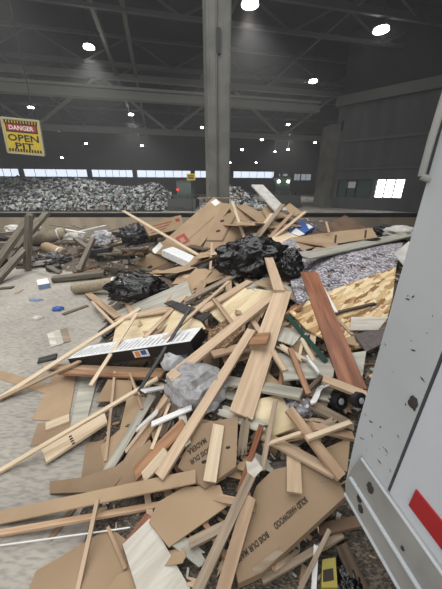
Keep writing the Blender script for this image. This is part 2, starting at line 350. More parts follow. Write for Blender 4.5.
def write(parent, s, p0, p1, hpx, mat='ink', bold=.0, off=.002, squeeze=True):
    """lettering from pixel p0 (start of the line) to p1 (its end) on a sheet's face"""
    n, d = SURF[parent.name]; A = rayplane(*p0, n, d+off); B = rayplane(*p1, n, d+off); L = np.linalg.norm(B-A); ex = (B-A)/L; ey = np.cross(n, ex)
    me = text_mesh(s, 1, bold); xs = [v.co.x for v in me.vertices]; ys = [v.co.y for v in me.vertices]
    kx = L/(max(xs)-min(xs)); mid = (A+B)/2; e = np.linalg.norm(proj(mid+ey*.05)-proj(mid-ey*.05))/.1; ky = hpx/e/(max(ys)-min(ys)); cy = (max(ys)+min(ys))/2; cx = (max(xs)+min(xs))/2
    for v in me.vertices: v.co = ((v.co.x-cx)*kx, (v.co.y-cy)*ky, v.co.z)
    me.materials.append(M(mat)); o = bpy.data.objects.new('lettering', me); C.objects.link(o)
    o.matrix_world = Matrix(((ex[0], ey[0], n[0], mid[0]), (ex[1], ey[1], n[1], mid[1]), (ex[2], ey[2], n[2], mid[2]), (0, 0, 0, 1))); attach(o, parent); return o
def blob(name, mat, px, py, rx_px, ry_px, label, cat, depth=None, Y=None, sub=4, amp=.25, freq=2.2, crease=1.0, seed=0, flat=.55, yaw=0, group=None, sink=0, facet=False):
    if cat == 'bag' and sub == 4: amp *= .8; sub = 5
    """crumpled bag / lump: centre pixel, half extents in pixels"""
    P = atY(px, py, Y) if Y else hit(px, py+ry_px*.5); t = (P-CAM)@FW; rx = rx_px/FPX*t; rz = ry_px/FPX*t; ry = depth or min(rx, rz)*1.1
    bm = bmesh.new(); bmesh.ops.create_icosphere(bm, subdivisions=sub, radius=1)
    for v in bm.verts:
        q = v.co*freq+Vector((seed*7.3, seed*3.1, 0)); a = mnoise.fractal(q, 1, 2, 4); r_ = 1-abs(mnoise.noise(q*1.7))
        v.co *= 1+amp*a*.6+amp*crease*(r_-.7)*.6
        if v.co.z < -flat: v.co.z = -flat+(v.co.z+flat)*.15
    zlo = min(v.co.z for v in bm.verts)
    cz = P[2] if Y else max(P[2], hit(px, py+ry_px*.8)[2])-zlo*rz*.9-.02-sink*rz
    fr = Matrix.Translation(Vector((P[0], P[1]+(0 if Y else ry*.5), cz))) @ Matrix.Rotation(yaw, 4, 'Z')
    for v in bm.verts: v.co = (v.co.x*rx, v.co.y*ry, v.co.z*rz)
    me = bpy.data.meshes.new(name); bm.to_mesh(me); bm.free(); me.materials.append(M(mat))
    if not facet:
        for p in me.polygons: p.use_smooth = True
    o = bpy.data.objects.new(name, me); C.objects.link(o); o.matrix_world = fr; tag(o, label, cat, group)
    c = fr.translation; raise_H([(c.x+rx*.8*math.cos(a), c.y+ry*.8*math.sin(a)) for a in np.arange(0, 6.28, .5)], lambda x, y: 0*x+c.z+rz*.3, 0); return o
def roll(name, mat, p0, p1, dpx, label, cat='carpet roll', Y=None):
    A = hit(*p0); B = hit(*p1)
    if Y: A = atY(*p0, Y[0]); B = atY(*p1, Y[1])
    r = dpx/FPX*((A-CAM)@FW)/2; z = 0 if Y else r*.9
    A = A+np.array([0, 0, z]); B = B+np.array([0, 0, z]); d = B-A; L = np.linalg.norm(d); ex = d/L; ey = np.cross([0, 0, 1], ex); ey /= np.linalg.norm(ey); ez = np.cross(ex, ey)
    t = empty(name, tuple((A+B)/2-np.array([0, 0, r]))); tag(t, label, cat)
    k = 20; V = []; F = []
    for i, (s, rr) in enumerate(((0, r*.93), (.03, r), (.5, r*1.02), (.97, r), (1, r*.93))):
        for j in range(k): a = 2*math.pi*j/k; V.append(A+d*s+(ey*math.cos(a)+ez*math.sin(a))*rr*(1+.05*math.sin(3*a+s*4)))
    for i in range(4): F += [(i*k+j, i*k+(j+1) % k, (i+1)*k+(j+1) % k, (i+1)*k+j) for j in range(k)]
    F += [tuple(range(k))[::-1], tuple(4*k+j for j in range(k))]
    mesh_obj('rolled_carpet', V, F, mat, parent=t, smooth=True)
    for e, sg in ((A, -1), (B, 1)):
        sp = []; fs = []
        for j in range(49):
            a = j/48*6*math.pi; rr = r*(.12+.8*j/48); c = e+ex*sg*.004+(ey*math.cos(a)+ez*math.sin(a))*rr; rr2 = rr+r*.07; c2 = e+ex*sg*.004+(ey*math.cos(a)+ez*math.sin(a))*rr2; sp += [c, c2]
        fs = [(2*j, 2*j+1, 2*j+3, 2*j+2) for j in range(48)]; mesh_obj('spiral_edge', sp, fs, 'dark_wood', parent=t)
    mb = MB(); q = A+d*.78; mb.tube(q, q+ex*.03, r*1.05, 18); mb.build('tape_band', 'white_foam', t)
    raise_H([A+ey*r*.7, B+ey*r*.7, B-ey*r*.7, A-ey*r*.7], lambda x, y: 0*x+(A[2]+B[2])/2, r*.7); return t

#=STRUCTURE
# ------------------------------------------------------------------ the hall (its grid is turned 13 degrees to the view)
HA = math.radians(13); hu = np.array([math.cos(HA), math.sin(HA), 0]); hv = np.array([-math.sin(HA), math.cos(HA), 0])
def hall(u, v, z): return tuple(hu*u+hv*v+np.array([0, 0, z]))
def slab(name, u0, u1, v0, v1, z0, z1, mat, kind='structure', parent=None):
    V = [hall(u, v, z) for z in (z0, z1) for u, v in ((u0, v0), (u1, v0), (u1, v1), (u0, v1))]; o = mesh_obj(name, V, BOXF, mat, parent=parent)
    if kind and not parent: o['kind'] = kind
    return o
PN, PF = 9.4, 18.2            # near and far edge of the pit
o = box('floor', (-45, -9, -.3), (45, PN, 0), 'floor_concrete'); tag(o, 'dusty grey concrete tipping floor around the heap', 'floor', kind='structure')
o = box('floor_beyond_pit', (-45, PF, -.3), (60, 80, 0), 'floor_concrete'); tag(o, 'concrete floor on the far side of the pit', 'floor', kind='structure')
o = box('wall_pit_far', (-45, PF, -6), (45, PF+.4, -.02), 'pit_wall'); o['kind'] = 'structure'
o = box('wall_pit_near', (-45, PN-.4, -6), (45, PN, -.3), 'pit_wall'); o['kind'] = 'structure'
o = box('floor_pit', (-45, PN, -6.2), (45, PF, -6), 'pit_wall'); o['kind'] = 'structure'
RZ = 9.9
slab('ceiling', -45, 60, -14, 72, RZ+1.3, RZ+1.6, 'roof_deck')
# far wall with its strip of windows
FV = 56
slab('wall_far', -45, 60, FV, FV+.4, 0, 3.1, 'dark_wall'); slab('wall_far_upper', -45, 60, FV, FV+.4, 4.3, RZ+1.3, 'dark_wall')
slab('wall_left', -42, -41.6, -8, FV, 0, RZ+1.3, 'dark_wall')
slab('wall_right', 40, 40.4, -8, FV, 0, RZ+1.3, 'dark_wall')
k = 0
u = -41.
while u < 24:
    wd = 7.4 if k % 2 else 10.4
    e = empty('window_%d' % (k+1), hall(u+wd/2, FV, 3.0)); e['kind'] = 'structure'
    nn = 6
    for i in range(nn): slab('pane', u+.15+(wd-.3)*i/nn+.04, u+.15+(wd-.3)*(i+1)/nn-.04, FV+.1, FV+.14, 3.12, 4.28, 'daylight_pane', parent=e)
    mb = MB(); mb.v, mb.f = [], []
    for i in range(nn+1):
        x = u+.15+(wd-.3)*i/nn; mb.bar(hall(x, FV+.1, 3.1), hall(x, FV+.1, 4.3), .05, .05)
    mb.build('window_frame', 'steel_dark', e)
    slab('pillar', u+wd-.1, u+wd+.5, FV-.1, FV+.3, 3.1, 4.3, 'dark_wall', parent=e)
    u += wd+.5; k += 1
for i, uu in enumerate((25.5, 31)):
    slab('wall_far_pier%s' % ('' if i == 0 else '_side'), uu-1.2, uu+5, FV, FV+.3, 3.1, 4.3, 'dark_wall')
for i, px in enumerate((283, 297, 306)):
    u = min(np.arange(10, 40, .05), key=lambda q: abs(proj(hall(q, FV, 3.6))[0]-px)); e = empty('window_%d' % (30+i), hall(u, FV, 2.9)); e['kind'] = 'structure'
    wd = (1.0, .7, 1.2)[i]; slab('pane', u-wd, u+wd, FV-.08, FV-.04, 2.7, 3.9, 'dim_pane', parent=e)
    mb = MB()
    for x in (u-wd, u, u+wd): mb.bar(hall(x, FV-.08, 2.7), hall(x, FV-.08, 3.9), .08)
    mb.build('window_frame', 'steel_dark', e)
# concrete columns
def column(px, Y, wd, mat, label, top=RZ+1.3, base=0):
    c = atY(px, 185, Y); t = empty('concrete_column', (c[0], c[1], base)); tag(t, label, 'column', kind='structure')
    fr = Matrix.Translation(Vector((c[0], c[1], base))) @ Matrix.Rotation(HA, 4, 'Z'); bm = bmesh.new(); bmesh.ops.create_cube(bm, size=1)
    for v in bm.verts: v.co = (v.co.x*wd, v.co.y*wd, (v.co.z+.5)*(top-base))
    bmesh.ops.bevel(bm, geom=[e for e in bm.edges if abs(e.verts[0].co.z-e.verts[1].co.z) > 1], offset=.06, segments=2, affect='EDGES')
    me = bpy.data.meshes.new('shaft'); bm.to_mesh(me); bm.free(); me.materials.append(M(mat)); o = bpy.data.objects.new('shaft', me); C.objects.link(o); o.matrix_world = fr; attach(o, t)
    mb = MB(); h = wd/2+.02
    mb.box((-.12, -h-.06, 5.4-base), (.02, -h, 6.0-base))
    b = mb.build('junction_box', 'steel_dark'); b.matrix_world = fr @ b.matrix_world; attach(b, t)
    mb = MB(); mb.tube((-.1, -h-.03, .5), (-.1, -h-.03, top-base-.4), .03, 8); b = mb.build('conduit', 'girder_paint'); b.matrix_world = fr @ b.matrix_world; attach(b, t)
    return t
column(217.5, 10.6, .76, 'concrete_column', 'tall grey concrete column rising behind the cartons to the roof', base=-6)
column(328, 23, 1.45, 'concrete_column', 'wide hazy concrete column at the corner of the side building', top=5.8)
# side building on the right with lit doorway and cab window
WA, WB = np.array([8.6, 22.6, 0]), np.array([20., 12.2, 0]); wd_ = (WB-WA)/np.linalg.norm(WB-WA); wn = np.array([-wd_[1], wd_[0], 0]); wn = wn if wn@(CAM-WA) > 0 else -wn
def wl(s, z, o=0.): return WA+wd_*s+wn*o+np.array([0, 0, z])
def wbox(name, s0, s1, z0, z1, o0, o1, mat, parent=None, kind=None):
    V = [wl(s, z, o_) for z in (z0, z1) for s, o_ in ((s0, o0), (s1, o0), (s1, o1), (s0, o1))]; ob = mesh_obj(name, V, BOXF, mat, parent=parent)
    if kind: ob['kind'] = kind
    return ob
def wall_s(px, z):   # position along the side wall under a pixel column
    best = min((abs(proj(wl(s, z))[0]-px), s) for s in np.arange(0, 15, .02)); return best[1]
sa, sb, s2, s3 = wall_s(337, 1.4), wall_s(371, 1.4), wall_s(375, 1.4), wall_s(403, 1.4)
za, zb = .85, 2.1
wbox('wall_side', 0, 15, zb, 6.9, -.3, 0, 'concrete_wall', kind='structure'); wbox('wall_side_sill', 0, 15, 0, za, -.3, 0, 'concrete_wall', kind='structure')
wbox('wall_side_pier', 0, sa, za, zb, -.3, 0, 'concrete_wall', kind='structure'); wbox('wall_side_mid', sb, s2, za, zb, -.3, 0, 'concrete_wall', kind='structure'); wbox('wall_side_end', s3, 15, za, zb, -.3, 0, 'concrete_wall', kind='structure')
o = wbox('trim_1', -.2, 15.2, 6.9, 7.5, -.4, .35, 'girder_paint', kind='structure')
o = wbox('trim_2', 0, 15, 2.75, 2.85, 0, .12, 'girder_paint', kind='structure'); o = wbox('trim_3', 0, 15, 4.6, 4.75, 0, .12, 'girder_paint', kind='structure')
wbox('wall_side_gable', 0, 15, 7.5, RZ+1.3, -.3, -.1, 'dark_wall', kind='structure')
e = empty('window_20', wl((s2+s3)/2, za)); e['kind'] = 'structure'
for i in range(3): wbox('pane', s2+(s3-s2)*i/3+.03, s2+(s3-s2)*(i+1)/3-.03, za+.05, zb-.05, -.2, -.17, 'doorway_daylight', e)
mb = MB()
for i in range(4): s = s2+(s3-s2)*i/3; mb.bar(wl(s, za, -.15), wl(s, zb, -.15), .07)
mb.bar(wl(s2, za, -.15), wl(s3, za, -.15), .07); mb.bar(wl(s2, zb, -.15), wl(s3, zb, -.15), .07); mb.build('window_frame', 'concrete_wall', e)
plain('booth_glass', (70, 92, 86), .2)
e = empty('window_21', wl((sa+sb)/2, za)); e['kind'] = 'structure'
wbox('pane', sa, sb, za, zb, -.2, -.17, 'booth_glass', e)
mb = MB()
for f in (0, .28, .55, 1): s = sa+(sb-sa)*f; mb.bar(wl(s, za, -.1), wl(s, zb, -.1), .08)
mb.bar(wl(sa, zb, -.1), wl(sb, zb, -.1), .08); mb.bar(wl(sa, za, -.1), wl(sb, za, -.1), .08); mb.build('window_frame', 'steel_dark', e)
wbox('notice', sa+(sb-sa)*.25, sa+(sb-sa)*.52, za+.65, zb-.15, -.16, -.12, 'white', e)
# main girders and roof steel
def girder(v, z, d, label, u0=-40, u1=40):
    mb = MB(); mb.box((0, 0, 0), (0, 0, 0)); mb = MB(); t = empty('roof_girder', hall(0, v, z)); tag(t, label, 'girder', kind='structure')
    for nm, zz, hh, ww in (('upper_flange', z+d, .14, .5), ('lower_flange', z, .14, .5), ('web', z+d/2, d-.1, .1)):
        mb = MB(); mb.bar(hall(u0, v, zz), hall(u1, v, zz), ww, hh); mb.build(nm, 'girder_bright', t)
    return t
girder(20.5, 6.65, .5, 'long painted steel girder spanning the hall under the roof', -40, 12)
def truss(v, z, d, label, u0=-40, u1=40, step=3.0, r=.11, mat='roof_steel'):
    t = empty('roof_truss', hall(0, v, z)); tag(t, label, 'truss', 'roof trusses', 'structure')
    for nm, zz in (('top_chord', z+d), ('bottom_chord', z)):
        mb = MB(); mb.bar(hall(u0, v, zz), hall(u1, v, zz), r*1.6, r*1.6); mb.build(nm, mat, t)
    n = int((u1-u0)/step)
    for i in range(n):
        a = u0+i*step; mb = MB(); p, q = ((a, z), (a+step, z+d)) if i % 2 == 0 else ((a, z+d), (a+step, z)); mb.bar(hall(p[0], v, p[1]), hall(q[0], v, q[1]), r*.8, r*.8); mb.build('web_brace', mat, t)
    return t
for i, v in enumerate((7.5, 10, 12.5, 15, 17.5, 24, 29, 36, 44)):
    truss(v, RZ-.4, 1.5, 'open web steel roof truss crossing the dark ceiling')
# deep truss behind the girder with big diagonals
truss(26.5, 5.9, 3.6, 'deep roof truss with long diagonal braces behind the painted girder', -40, 20, 5.2, .24, 'girder_bright')
for uu, nm in ((1.55, 'a'), (3.0, 'b')):
    t = empty('roof_beam', hall(uu-3.8, 16, RZ-.1)); tag(t, 'straight steel roof purlin running away along the hall', 'roof beam', 'roof purlins', 'structure')
    mb = MB(); mb.bar(hall(uu-3.8, 2, RZ-.2), hall(uu-3.8, FV, RZ-.2), .22, .34); mb.build('beam', 'girder_paint', t)
for uu in (-17, -10.5, 5, 11.5, 18):
    t = empty('roof_beam', hall(uu, 16, RZ+.9)); tag(t, 'straight steel roof purlin running away along the hall', 'roof beam', 'roof purlins', 'structure')
    mb = MB(); mb.bar(hall(uu, 2, RZ+.9), hall(uu, FV, RZ+.9), .16, .3); mb.build('beam', 'roof_steel', t)
# high bay lamps, each hung from the roof
LAMPS = [(250, 5, 1.25), (89, 48, 1), (381, 31, 1.25), (313, 82, 1.05), (31, 108, .9), (62, 129, .9), (86, 144, .6), (131, 115, .95), (137, 133, 1.0), (142, 146, .6), (202, 128, .7), (288, 125, .8), (262, 140, .7), (242, 150, .6), (288, 150, .6), (315, 143, .6), (256, 163, .4), (62, 158, .5), (230, 163, .4), (275, 152, .4)]
def lamp(px, py, k, i):
    dz = ray(px, py)[2]; z = RZ-.9 if dz > .2 else CAM[2]+max(2.6, min(6.2, dz*36)); P = atZ(px, py, z)
    if P[1] > 52: P = atY(px, py, 50)
    t = empty('ceiling_lamp', P)
    lb = 'large glowing high bay lamp added out of view to light the pit wall' if dz > .3 else ('glowing high bay lamp hanging just above the danger sign' if px == 31 else ('small glowing high bay lamp far down the dark hall' if py < 139 else 'tiny distant high bay lamp just above the window strip'))
    lb = {250: 'large glowing high bay lamp beside the top of the concrete column', 89: 'large glowing high bay lamp over the long painted girder', 381: 'large glowing high bay lamp high above the side building', 313: 'large glowing high bay lamp by the end of the painted girder'}.get(px, lb)
    tag(t, lb, 'ceiling lamp', {'l': 'nearer high bay lamps', 's': 'far high bay lamps', 't': 'tiny distant high bay lamps', 'g': 'lamp above the sign'}[lb[0]])
    r = (.30 if dz > .2 else .26*min(P[1]/30, 1.3))*k
    mb = MB(); mb.tube(P, P+np.array([0, 0, .1]), r, 16, r*.9); mb.build('diffuser', 'lamp_glow', t)
    mb = MB(); mb.tube(P+np.array([0, 0, .1]), P+np.array([0, 0, .42]), r*.95, 16, r*.45); mb.build('housing', 'steel_dark', t)
    mb = MB(); mb.tube(P+np.array([0, 0, .4]), (P[0], P[1], RZ+1.3), .02, 6); mb.build('hanger_rod', 'steel_dark', t)
    if i in (0, 1, 7, 11):
        l = bpy.data.lights.new('lamp_light', 'SPOT'); l.energy = 2100; l.spot_size = math.radians(120); l.spot_blend = .5; l.shadow_soft_size = .3; l.color = (1, .98, .94); lo = bpy.data.objects.new('lamp_light', l); C.objects.link(lo); lo.matrix_world = Matrix.Translation(Vector(P-np.array([0, 0, .45]))); attach(lo, t)
for i, (a, b, k) in enumerate(LAMPS): lamp(a, b, k, i)
for x_, y_ in ((-8, 10.2), (-16, 11.5)):   # unseen extra lamps, added to brighten the pit wall and the left rubble
    q = proj((x_, y_, RZ-.9)); lamp(q[0], q[1], 1, 0)
# danger sign hung from the girder
def sign():
    Y = 9.0; c = [np.array(atY(*p, Y)) for p in ((2, 117), (37, 121), (45, 155), (8, 153))]
    p0 = (c[0]+c[3])/2; p1 = (c[1]+c[2])/2; wdt = np.linalg.norm(p1-p0)*.98; ht = abs(((c[0]+c[1])-(c[2]+c[3]))[2])/2
    ce = sum(c)/4; t = empty('danger_sign', (ce[0], ce[1], ce[2]-ht/2)); tag(t, 'yellow hanging sign reading DANGER OPEN PIT above the pit edge', 'sign')
    fr = Matrix.Translation(Vector(ce)) @ Matrix.Rotation(math.radians(4), 4, 'Z') @ Matrix.Rotation(math.radians(4.5), 4, 'Y')
    def put(name, x0, x1, z0, z1, y0, y1, mat):
        o = box(name, (x0, y0, z0), (x1, y1, z1), mat); o.matrix_world = fr @ o.matrix_world; attach(o, t); return o
    W2, H2 = wdt/2, ht/2
    put('panel', -W2, W2, -H2, H2, 0, .03, 'sign_yellow')
    for a in ((-W2-.02, -W2+.03, -H2, H2), (W2-.03, W2+.02, -H2, H2), (-W2, W2, H2-.03, H2+.02), (-W2, W2, -H2-.02, -H2+.03)): put('rim', a[0], a[1], a[2], a[3], -.015, .04, 'sign_rim')
    for i in range(12):
        x = -W2+.08+(wdt-.16)*i/11
        for z in (H2-.085, -H2+.085): put('hazard_stripe', x-.022, x+.022, z-.04, z+.04, -.012, .0, 'sign_black')
    put('danger_field', -W2*.85, W2*.85, H2*.24, H2*.74, -.008, .0, 'sign_black'); put('danger_oval', -W2*.79, W2*.79, H2*.31, H2*.67, -.012, -.004, 'sign_red')
    for s, z, wk, hk, mat, y in (('DANGER', H2*.49, .66, .26, 'white', -.016), ('OPEN', -H2*.08, .84, .40, 'sign_black', -.006), ('PIT', -H2*.55, .5, .38, 'sign_black', -.006)):
        me = text_mesh(s, 1, .02); xs = [v.co.x for v in me.vertices]; ys = [v.co.y for v in me.vertices]; kx = wdt*wk/(max(xs)-min(xs)); ky = ht/2*hk/(max(ys)-min(ys)); cy = (max(ys)+min(ys))/2; cx = (max(xs)+min(xs))/2
        for v in me.vertices: v.co = ((v.co.x-cx)*kx, y-v.co.z, (v.co.y-cy)*ky+z)
        me.materials.append(M(mat)); o = bpy.data.objects.new('lettering', me); C.objects.link(o); o.matrix_world = fr; attach(o, t)
    for x in (-W2*.8, W2*.8):
        a = fr @ Vector((x, .02, H2)); mb = MB(); mb.tube(a, (a.x+.1, a.y+.05, RZ+1.3), .012, 6); mb.build('hanging_wire', 'steel_dark', t)
sign()
# a small yellow notice on the far side and a loader with a red lamp and head lamps
notice_P = atY(191, 177, PF+.55); t = empty('warning_notice', (notice_P[0], notice_P[1], 0)); tag(t, 'small yellow notice board on a thin post beyond the pit', 'sign')
mb = MB(); mb.box((notice_P[0]-.28, notice_P[1], notice_P[2]-.2), (notice_P[0]+.28, notice_P[1]+.03, notice_P[2]+.2)); mb.build('board', 'sign_yellow', t)
mb = MB(); mb.box((notice_P[0]-.2, notice_P[1]-.01, notice_P[2]-.1), (notice_P[0]+.2, notice_P[1], notice_P[2]-.02)); mb.box((notice_P[0]-.2, notice_P[1]-.01, notice_P[2]+.04), (notice_P[0]+.2, notice_P[1], notice_P[2]+.1)); mb.build('print', 'sign_black', t)
mb = MB(); mb.tube((notice_P[0], notice_P[1]+.05, 0), (notice_P[0], notice_P[1]+.05, notice_P[2]), .03, 8); mb.build('post', 'steel_dark', t)
def loader(px, Y, k, label, lamps, red):
    c = atY(px, 190, Y); x, y = c[0], c[1]; t = empty('wheel_loader', (x, y, 0)); tag(t, label, 'loader')
    b = lambda n, a, e, m: box(n, (x+a[0]*k, y+a[1]*k, a[2]*k), (x+e[0]*k, y+e[1]*k, e[2]*k), m, t)
    b('chassis', (-.9, 0, .5), (.9, 3.4, 1.2), 'machine'); b('engine_hood', (-.8, 1.8, 1.2), (.8, 3.4, 1.75), 'machine')
    b('cab', (-.65, .6, 1.2), (.65, 1.8, 2.3), 'booth_glass'); b('cab_roof', (-.72, .5, 2.3), (.72, 1.9, 2.42), 'machine')
    for sx in (-1, 1):
        for yy in (.5, 2.7):
            mb = MB(); mb.tube((x+sx*.75*k, y+yy*k, .55*k), (x+sx*1.15*k, y+yy*k, .55*k), .55*k, 20); mb.build('wheel', 'tyre', t)
        mb = MB(); mb.bar((x+sx*.45*k, y+.4*k, 1.2*k), (x+sx*.45*k, y-1.1*k, .5*k), .14*k, .24*k); mb.build('lift_arm', 'machine', t)
        if lamps: mb = MB(); mb.tube((x+sx*.42*k, y+.42*k, 2.0*k), (x+sx*.42*k, y+.5*k, 2.0*k), .11*k, 12); mb.build('head_lamp', 'headlamp', t)
    mb = MB(); V = []
    prof = [(-1.1, .95), (-1.2, .15), (-1.9, .1), (-1.9, .16), (-1.28, .22), (-1.18, .92)]
    for sx in (-1.2, 1.2): V += [(x+sx*k, y+p[0]*k, p[1]*k) for p in prof]
    n = len(prof); mesh_obj('bucket', V, [tuple(range(n)), tuple(range(n, 2*n))]+[(i, (i+1) % n, n+(i+1) % n, n+i) for i in range(n)], 'machine', parent=t)
    if red: mb = MB(); mb.tube((x-.55*k, y+.5*k, 1.62*k), (x-.55*k, y+.6*k, 1.62*k), .1*k, 12); mb.build('tail_lamp', 'red_lamp', t)
loader(183, PF+2.9, .85, 'dark loader with a red lamp working beyond the pit', False, True)
loader(284, PF+6, 1.0, 'dark loader with bright head lamps beyond the pit', True, False)

# ------------------------------------------------------------------ refuse heap across the pit: uncountable
RN = ['refuse_light', 'refuse_grey', 'refuse_dark', 'refuse_tan', 'refuse_mid']
for nme, c in zip(RN, ((206, 208, 210), (150, 162, 162), (26, 26, 26), (140, 126, 104), (84, 84, 82))): plain(nme, c, .75)
def refuse(x0, x1, top0, dep, num, label, ph=0):
    V = []; F = []; MI = []; r = random.Random(3); B0 = PF+.75
    def hh(x, y):
        prof = min(max((y-B0)/dep, 0), 1); e = min(1, max(0, min(x-x0, x1-x)/1.6)); bk = min(1, max(0, (B0+dep*1.45-y)/1.2))
        top = top0-.25+.3*math.sin(x*.35+1+ph)+.16*math.sin(x*.9+ph)-.7*max(0, (abs(x+10)-8)/10); return max(0, top*prof**.8*e**.6*bk)
    for i in range(num):
        x = r.uniform(x0, x1); y = B0+dep*1.4*r.random()**1.3; z = hh(x, y)
        if z < .05: continue
        s = r.uniform(.06, .19)*(1.6 if r.random() < .12 else 1); z = max(z+r.uniform(-.06, .08), s); a = Vector((r.uniform(-1, 1), r.uniform(-1, 1), r.uniform(-1, 1))).normalized(); b = a.orthogonal().normalized(); c = a.cross(b)
        n = len(V); o = Vector((x, y, z)); k1, k2 = r.uniform(.4, 1.2), r.uniform(.15, .6)
        P = [a*s, b*s*k1, c*s*k2, -a*s*r.uniform(.6, 1.1), -b*s*k1, -c*s*k2]; V += [tuple(o+p) for p in P]
        fs = [(0, 1, 2), (1, 3, 2), (3, 4, 2), (4, 0, 2), (1, 0, 5), (3, 1, 5), (4, 3, 5), (0, 4, 5)]; F += [tuple(n+i for i in f) for f in fs]
        MI += [r.choices(range(5), (30, 22, 24, 8, 16))[0]]*8
    nx, ny = 90, 16; n = len(V)
    for j in range(ny):
        for i in range(nx): x = x0+(x1-x0)*i/(nx-1); y = B0+dep*1.45*j/(ny-1); V.append((x, y, max(hh(x, y)-.03, .002)))
    for j in range(ny-1):
        for i in range(nx-1): F.append((n+j*nx+i, n+j*nx+i+1, n+(j+1)*nx+i+1, n+(j+1)*nx+i)); MI.append(2)
    me = bpy.data.meshes.new('refuse_heap'); me.from_pydata(V, [], F)
    for nme in RN: me.materials.append(M(nme))
    me.polygons.foreach_set('material_index', MI)
    o = bpy.data.objects.new('refuse_heap', me); C.objects.link(o); tag(o, label, 'refuse', kind='stuff')
refuse(-32, -4.15, 2.15, 5.5, 15000, 'long grey heap of mixed shredded refuse across the pit')
refuse(-1.4, 3.3, 2.0, 3.2, 2200, 'small grey refuse heap between the two loaders', 2)

# ------------------------------------------------------------------ truck body at the right: its side faces the camera
TCORNER = Matrix.Translation((.505, .69, 0)) @ Matrix.Rotation(math.radians(10.3), 4, 'Z')
def truck():
    t = empty('box_truck', (0, 0, 0)); tag(t, 'pale grey truck cargo body with red reflective tape beside the heap', 'truck')
    L = 6.5; Wd = 2.4; top = 3.5; Y0 = -L; pw = .165; B = .55
    def bev(name, a, b, mat, off=.012, seg=2):
        o = box(name, a, b, mat); bm = bmesh.new(); bm.from_mesh(o.data); bmesh.ops.bevel(bm, geom=list(bm.edges), offset=off, segments=seg, affect='EDGES'); bm.to_mesh(o.data); bm.free(); attach(o, t); return o
    pts = [(-pw, top), (0, top), (.006, .98), (.006, .90), (.002, .82), (-.004, .70), (-.012, .58), (-.03, B), (-pw, B)]
    V = [(0, y, z) for y, z in pts]+[(.09, y, z) for y, z in pts]; n = len(pts)
    mesh_obj('corner_post', V, [tuple(range(n)), tuple(range(n, 2*n))]+[(i, (i+1) % n, n+(i+1) % n, n+i) for i in range(n)], 'truck_paint', parent=t)
    box('seam', (.001, -pw-.006, .80), (.05, -pw, top), 'truck_seam', t)
    bev('side_sheet', (.003, Y0, B+.02), (.05, -pw-.006, top), 'truck_white', .002, 1)
    # bottom rail plate with slanted end
    pts = [(-.052, .795), (-.030, .70), (-.020, .60), (-.035, .553), (Y0, .553), (Y0, .795)]; n = len(pts)
    V = [(-.010, y, z) for y, z in pts]+[(.06, y, z) for y, z in pts]
    mesh_obj('bottom_rail', V, [tuple(range(n)), tuple(range(n, 2*n))]+[(i, (i+1) % n, n+(i+1) % n, n+i) for i in range(n)], 'truck_rail', parent=t)
    bev('rail_lip', (-.020, Y0, .655), (-.006, -.036, .668), 'truck_paint', .003, 1); bev('rail_lip', (-.013, Y0, .786), (-.004, -.052, .797), 'truck_paint', .003, 1)
    bev('rub_rail', (-.016, Y0, .545), (.05, -.03, .560), 'truck_paint', .004)
    k = 0; y = -.234
    while y > Y0+.3:
        box('reflective_tape', (-.002, y-.28, .842), (.004, y, .914), 'red_tape' if k % 2 == 0 else 'white_tape', t); y -= .285; k += 1
    for (py_, pz_, r_) in ((-.146, 1.145, .020), (-.120, .735, .020), (-.095, .63, .016), (-.112, .60, .017), (-.075, .66, .008), (-.27, .70, .008)):
        bm = bmesh.new(); bmesh.ops.create_icosphere(bm, subdivisions=3, radius=1)
        for v in bm.verts: q = 1+.5*mnoise.noise(v.co*2.5+Vector((py_*50, 0, 0))); v.co = (v.co.x*.005, v.co.y*r_*q*.7, v.co.z*r_*q)
        me = bpy.data.meshes.new('dirt_clump'); bm.to_mesh(me); bm.free(); me.materials.append(M('grime')); o = bpy.data.objects.new('dirt_clump', me); C.objects.link(o); o.matrix_world = Matrix.Translation((-.010 if pz_ < .79 else 0, py_, pz_)); attach(o, t)
    rr = random.Random(5)
    for i in range(26):
        yy = -rr.uniform(.01, pw-.01); zz = rr.uniform(.82, 1.45) if i < 20 else rr.uniform(.82, .92); s = rr.uniform(.002, .006); an = rr.uniform(0, 3)
        d = np.array([0, math.cos(an), math.sin(an)])*s*2; e = np.array([0, -math.sin(an), math.cos(an)])*s*.6; c = np.array([-.001, yy, zz])
        mesh_obj('scratch', [c-d, c+e, c+d*.8, c-e*.7], [(0, 1, 2, 3)], 'grime', parent=t)
    mb = MB(); mb.tube((-.012, .012, 1.72), (-.012, .012, 1.80), .008, 8); mb.tube((-.012, .012, 1.72), (.03, -.02, 1.70), .008, 8); mb.tube((-.012, .012, 1.80), (-.005, -.015, 2.5), .008, 8); mb.build('grab_rod', 'truck_rail', t)
    for z in (2.2, 3.1): bev('hinge', (-.02, -.02, z-.07), (.05, .025, z+.07), 'truck_rail', .006)
    box('roof_panel', (0, Y0, top), (Wd, 0, top+.06), 'truck_white', t); box('floor_deck', (.06, Y0, B+.06), (Wd-.06, -.04, B+.14), 'truck_rail', t)
    box('side_sheet', (Wd-.05, Y0, B+.02), (Wd, 0, top), 'truck_white', t); box('front_bulkhead', (.05, Y0, B+.14), (Wd-.05, Y0+.05, top), 'truck_white', t)
    for i in range(9): bev('door_slat', (.1, -.07, B+.16+i*.31), (Wd-.1, -.04, B+.16+(i+1)*.31-.01), 'truck_white', .006, 1)
    bev('rear_sill', (.09, -.1, B-.04), (Wd-.02, -.01, B+.15), 'truck_rail')
    for x in (.55, Wd-.75): box('chassis_rail', (x, Y0-.5, B-.18), (x+.1, -.5, B-.01), 'steel_dark', t)
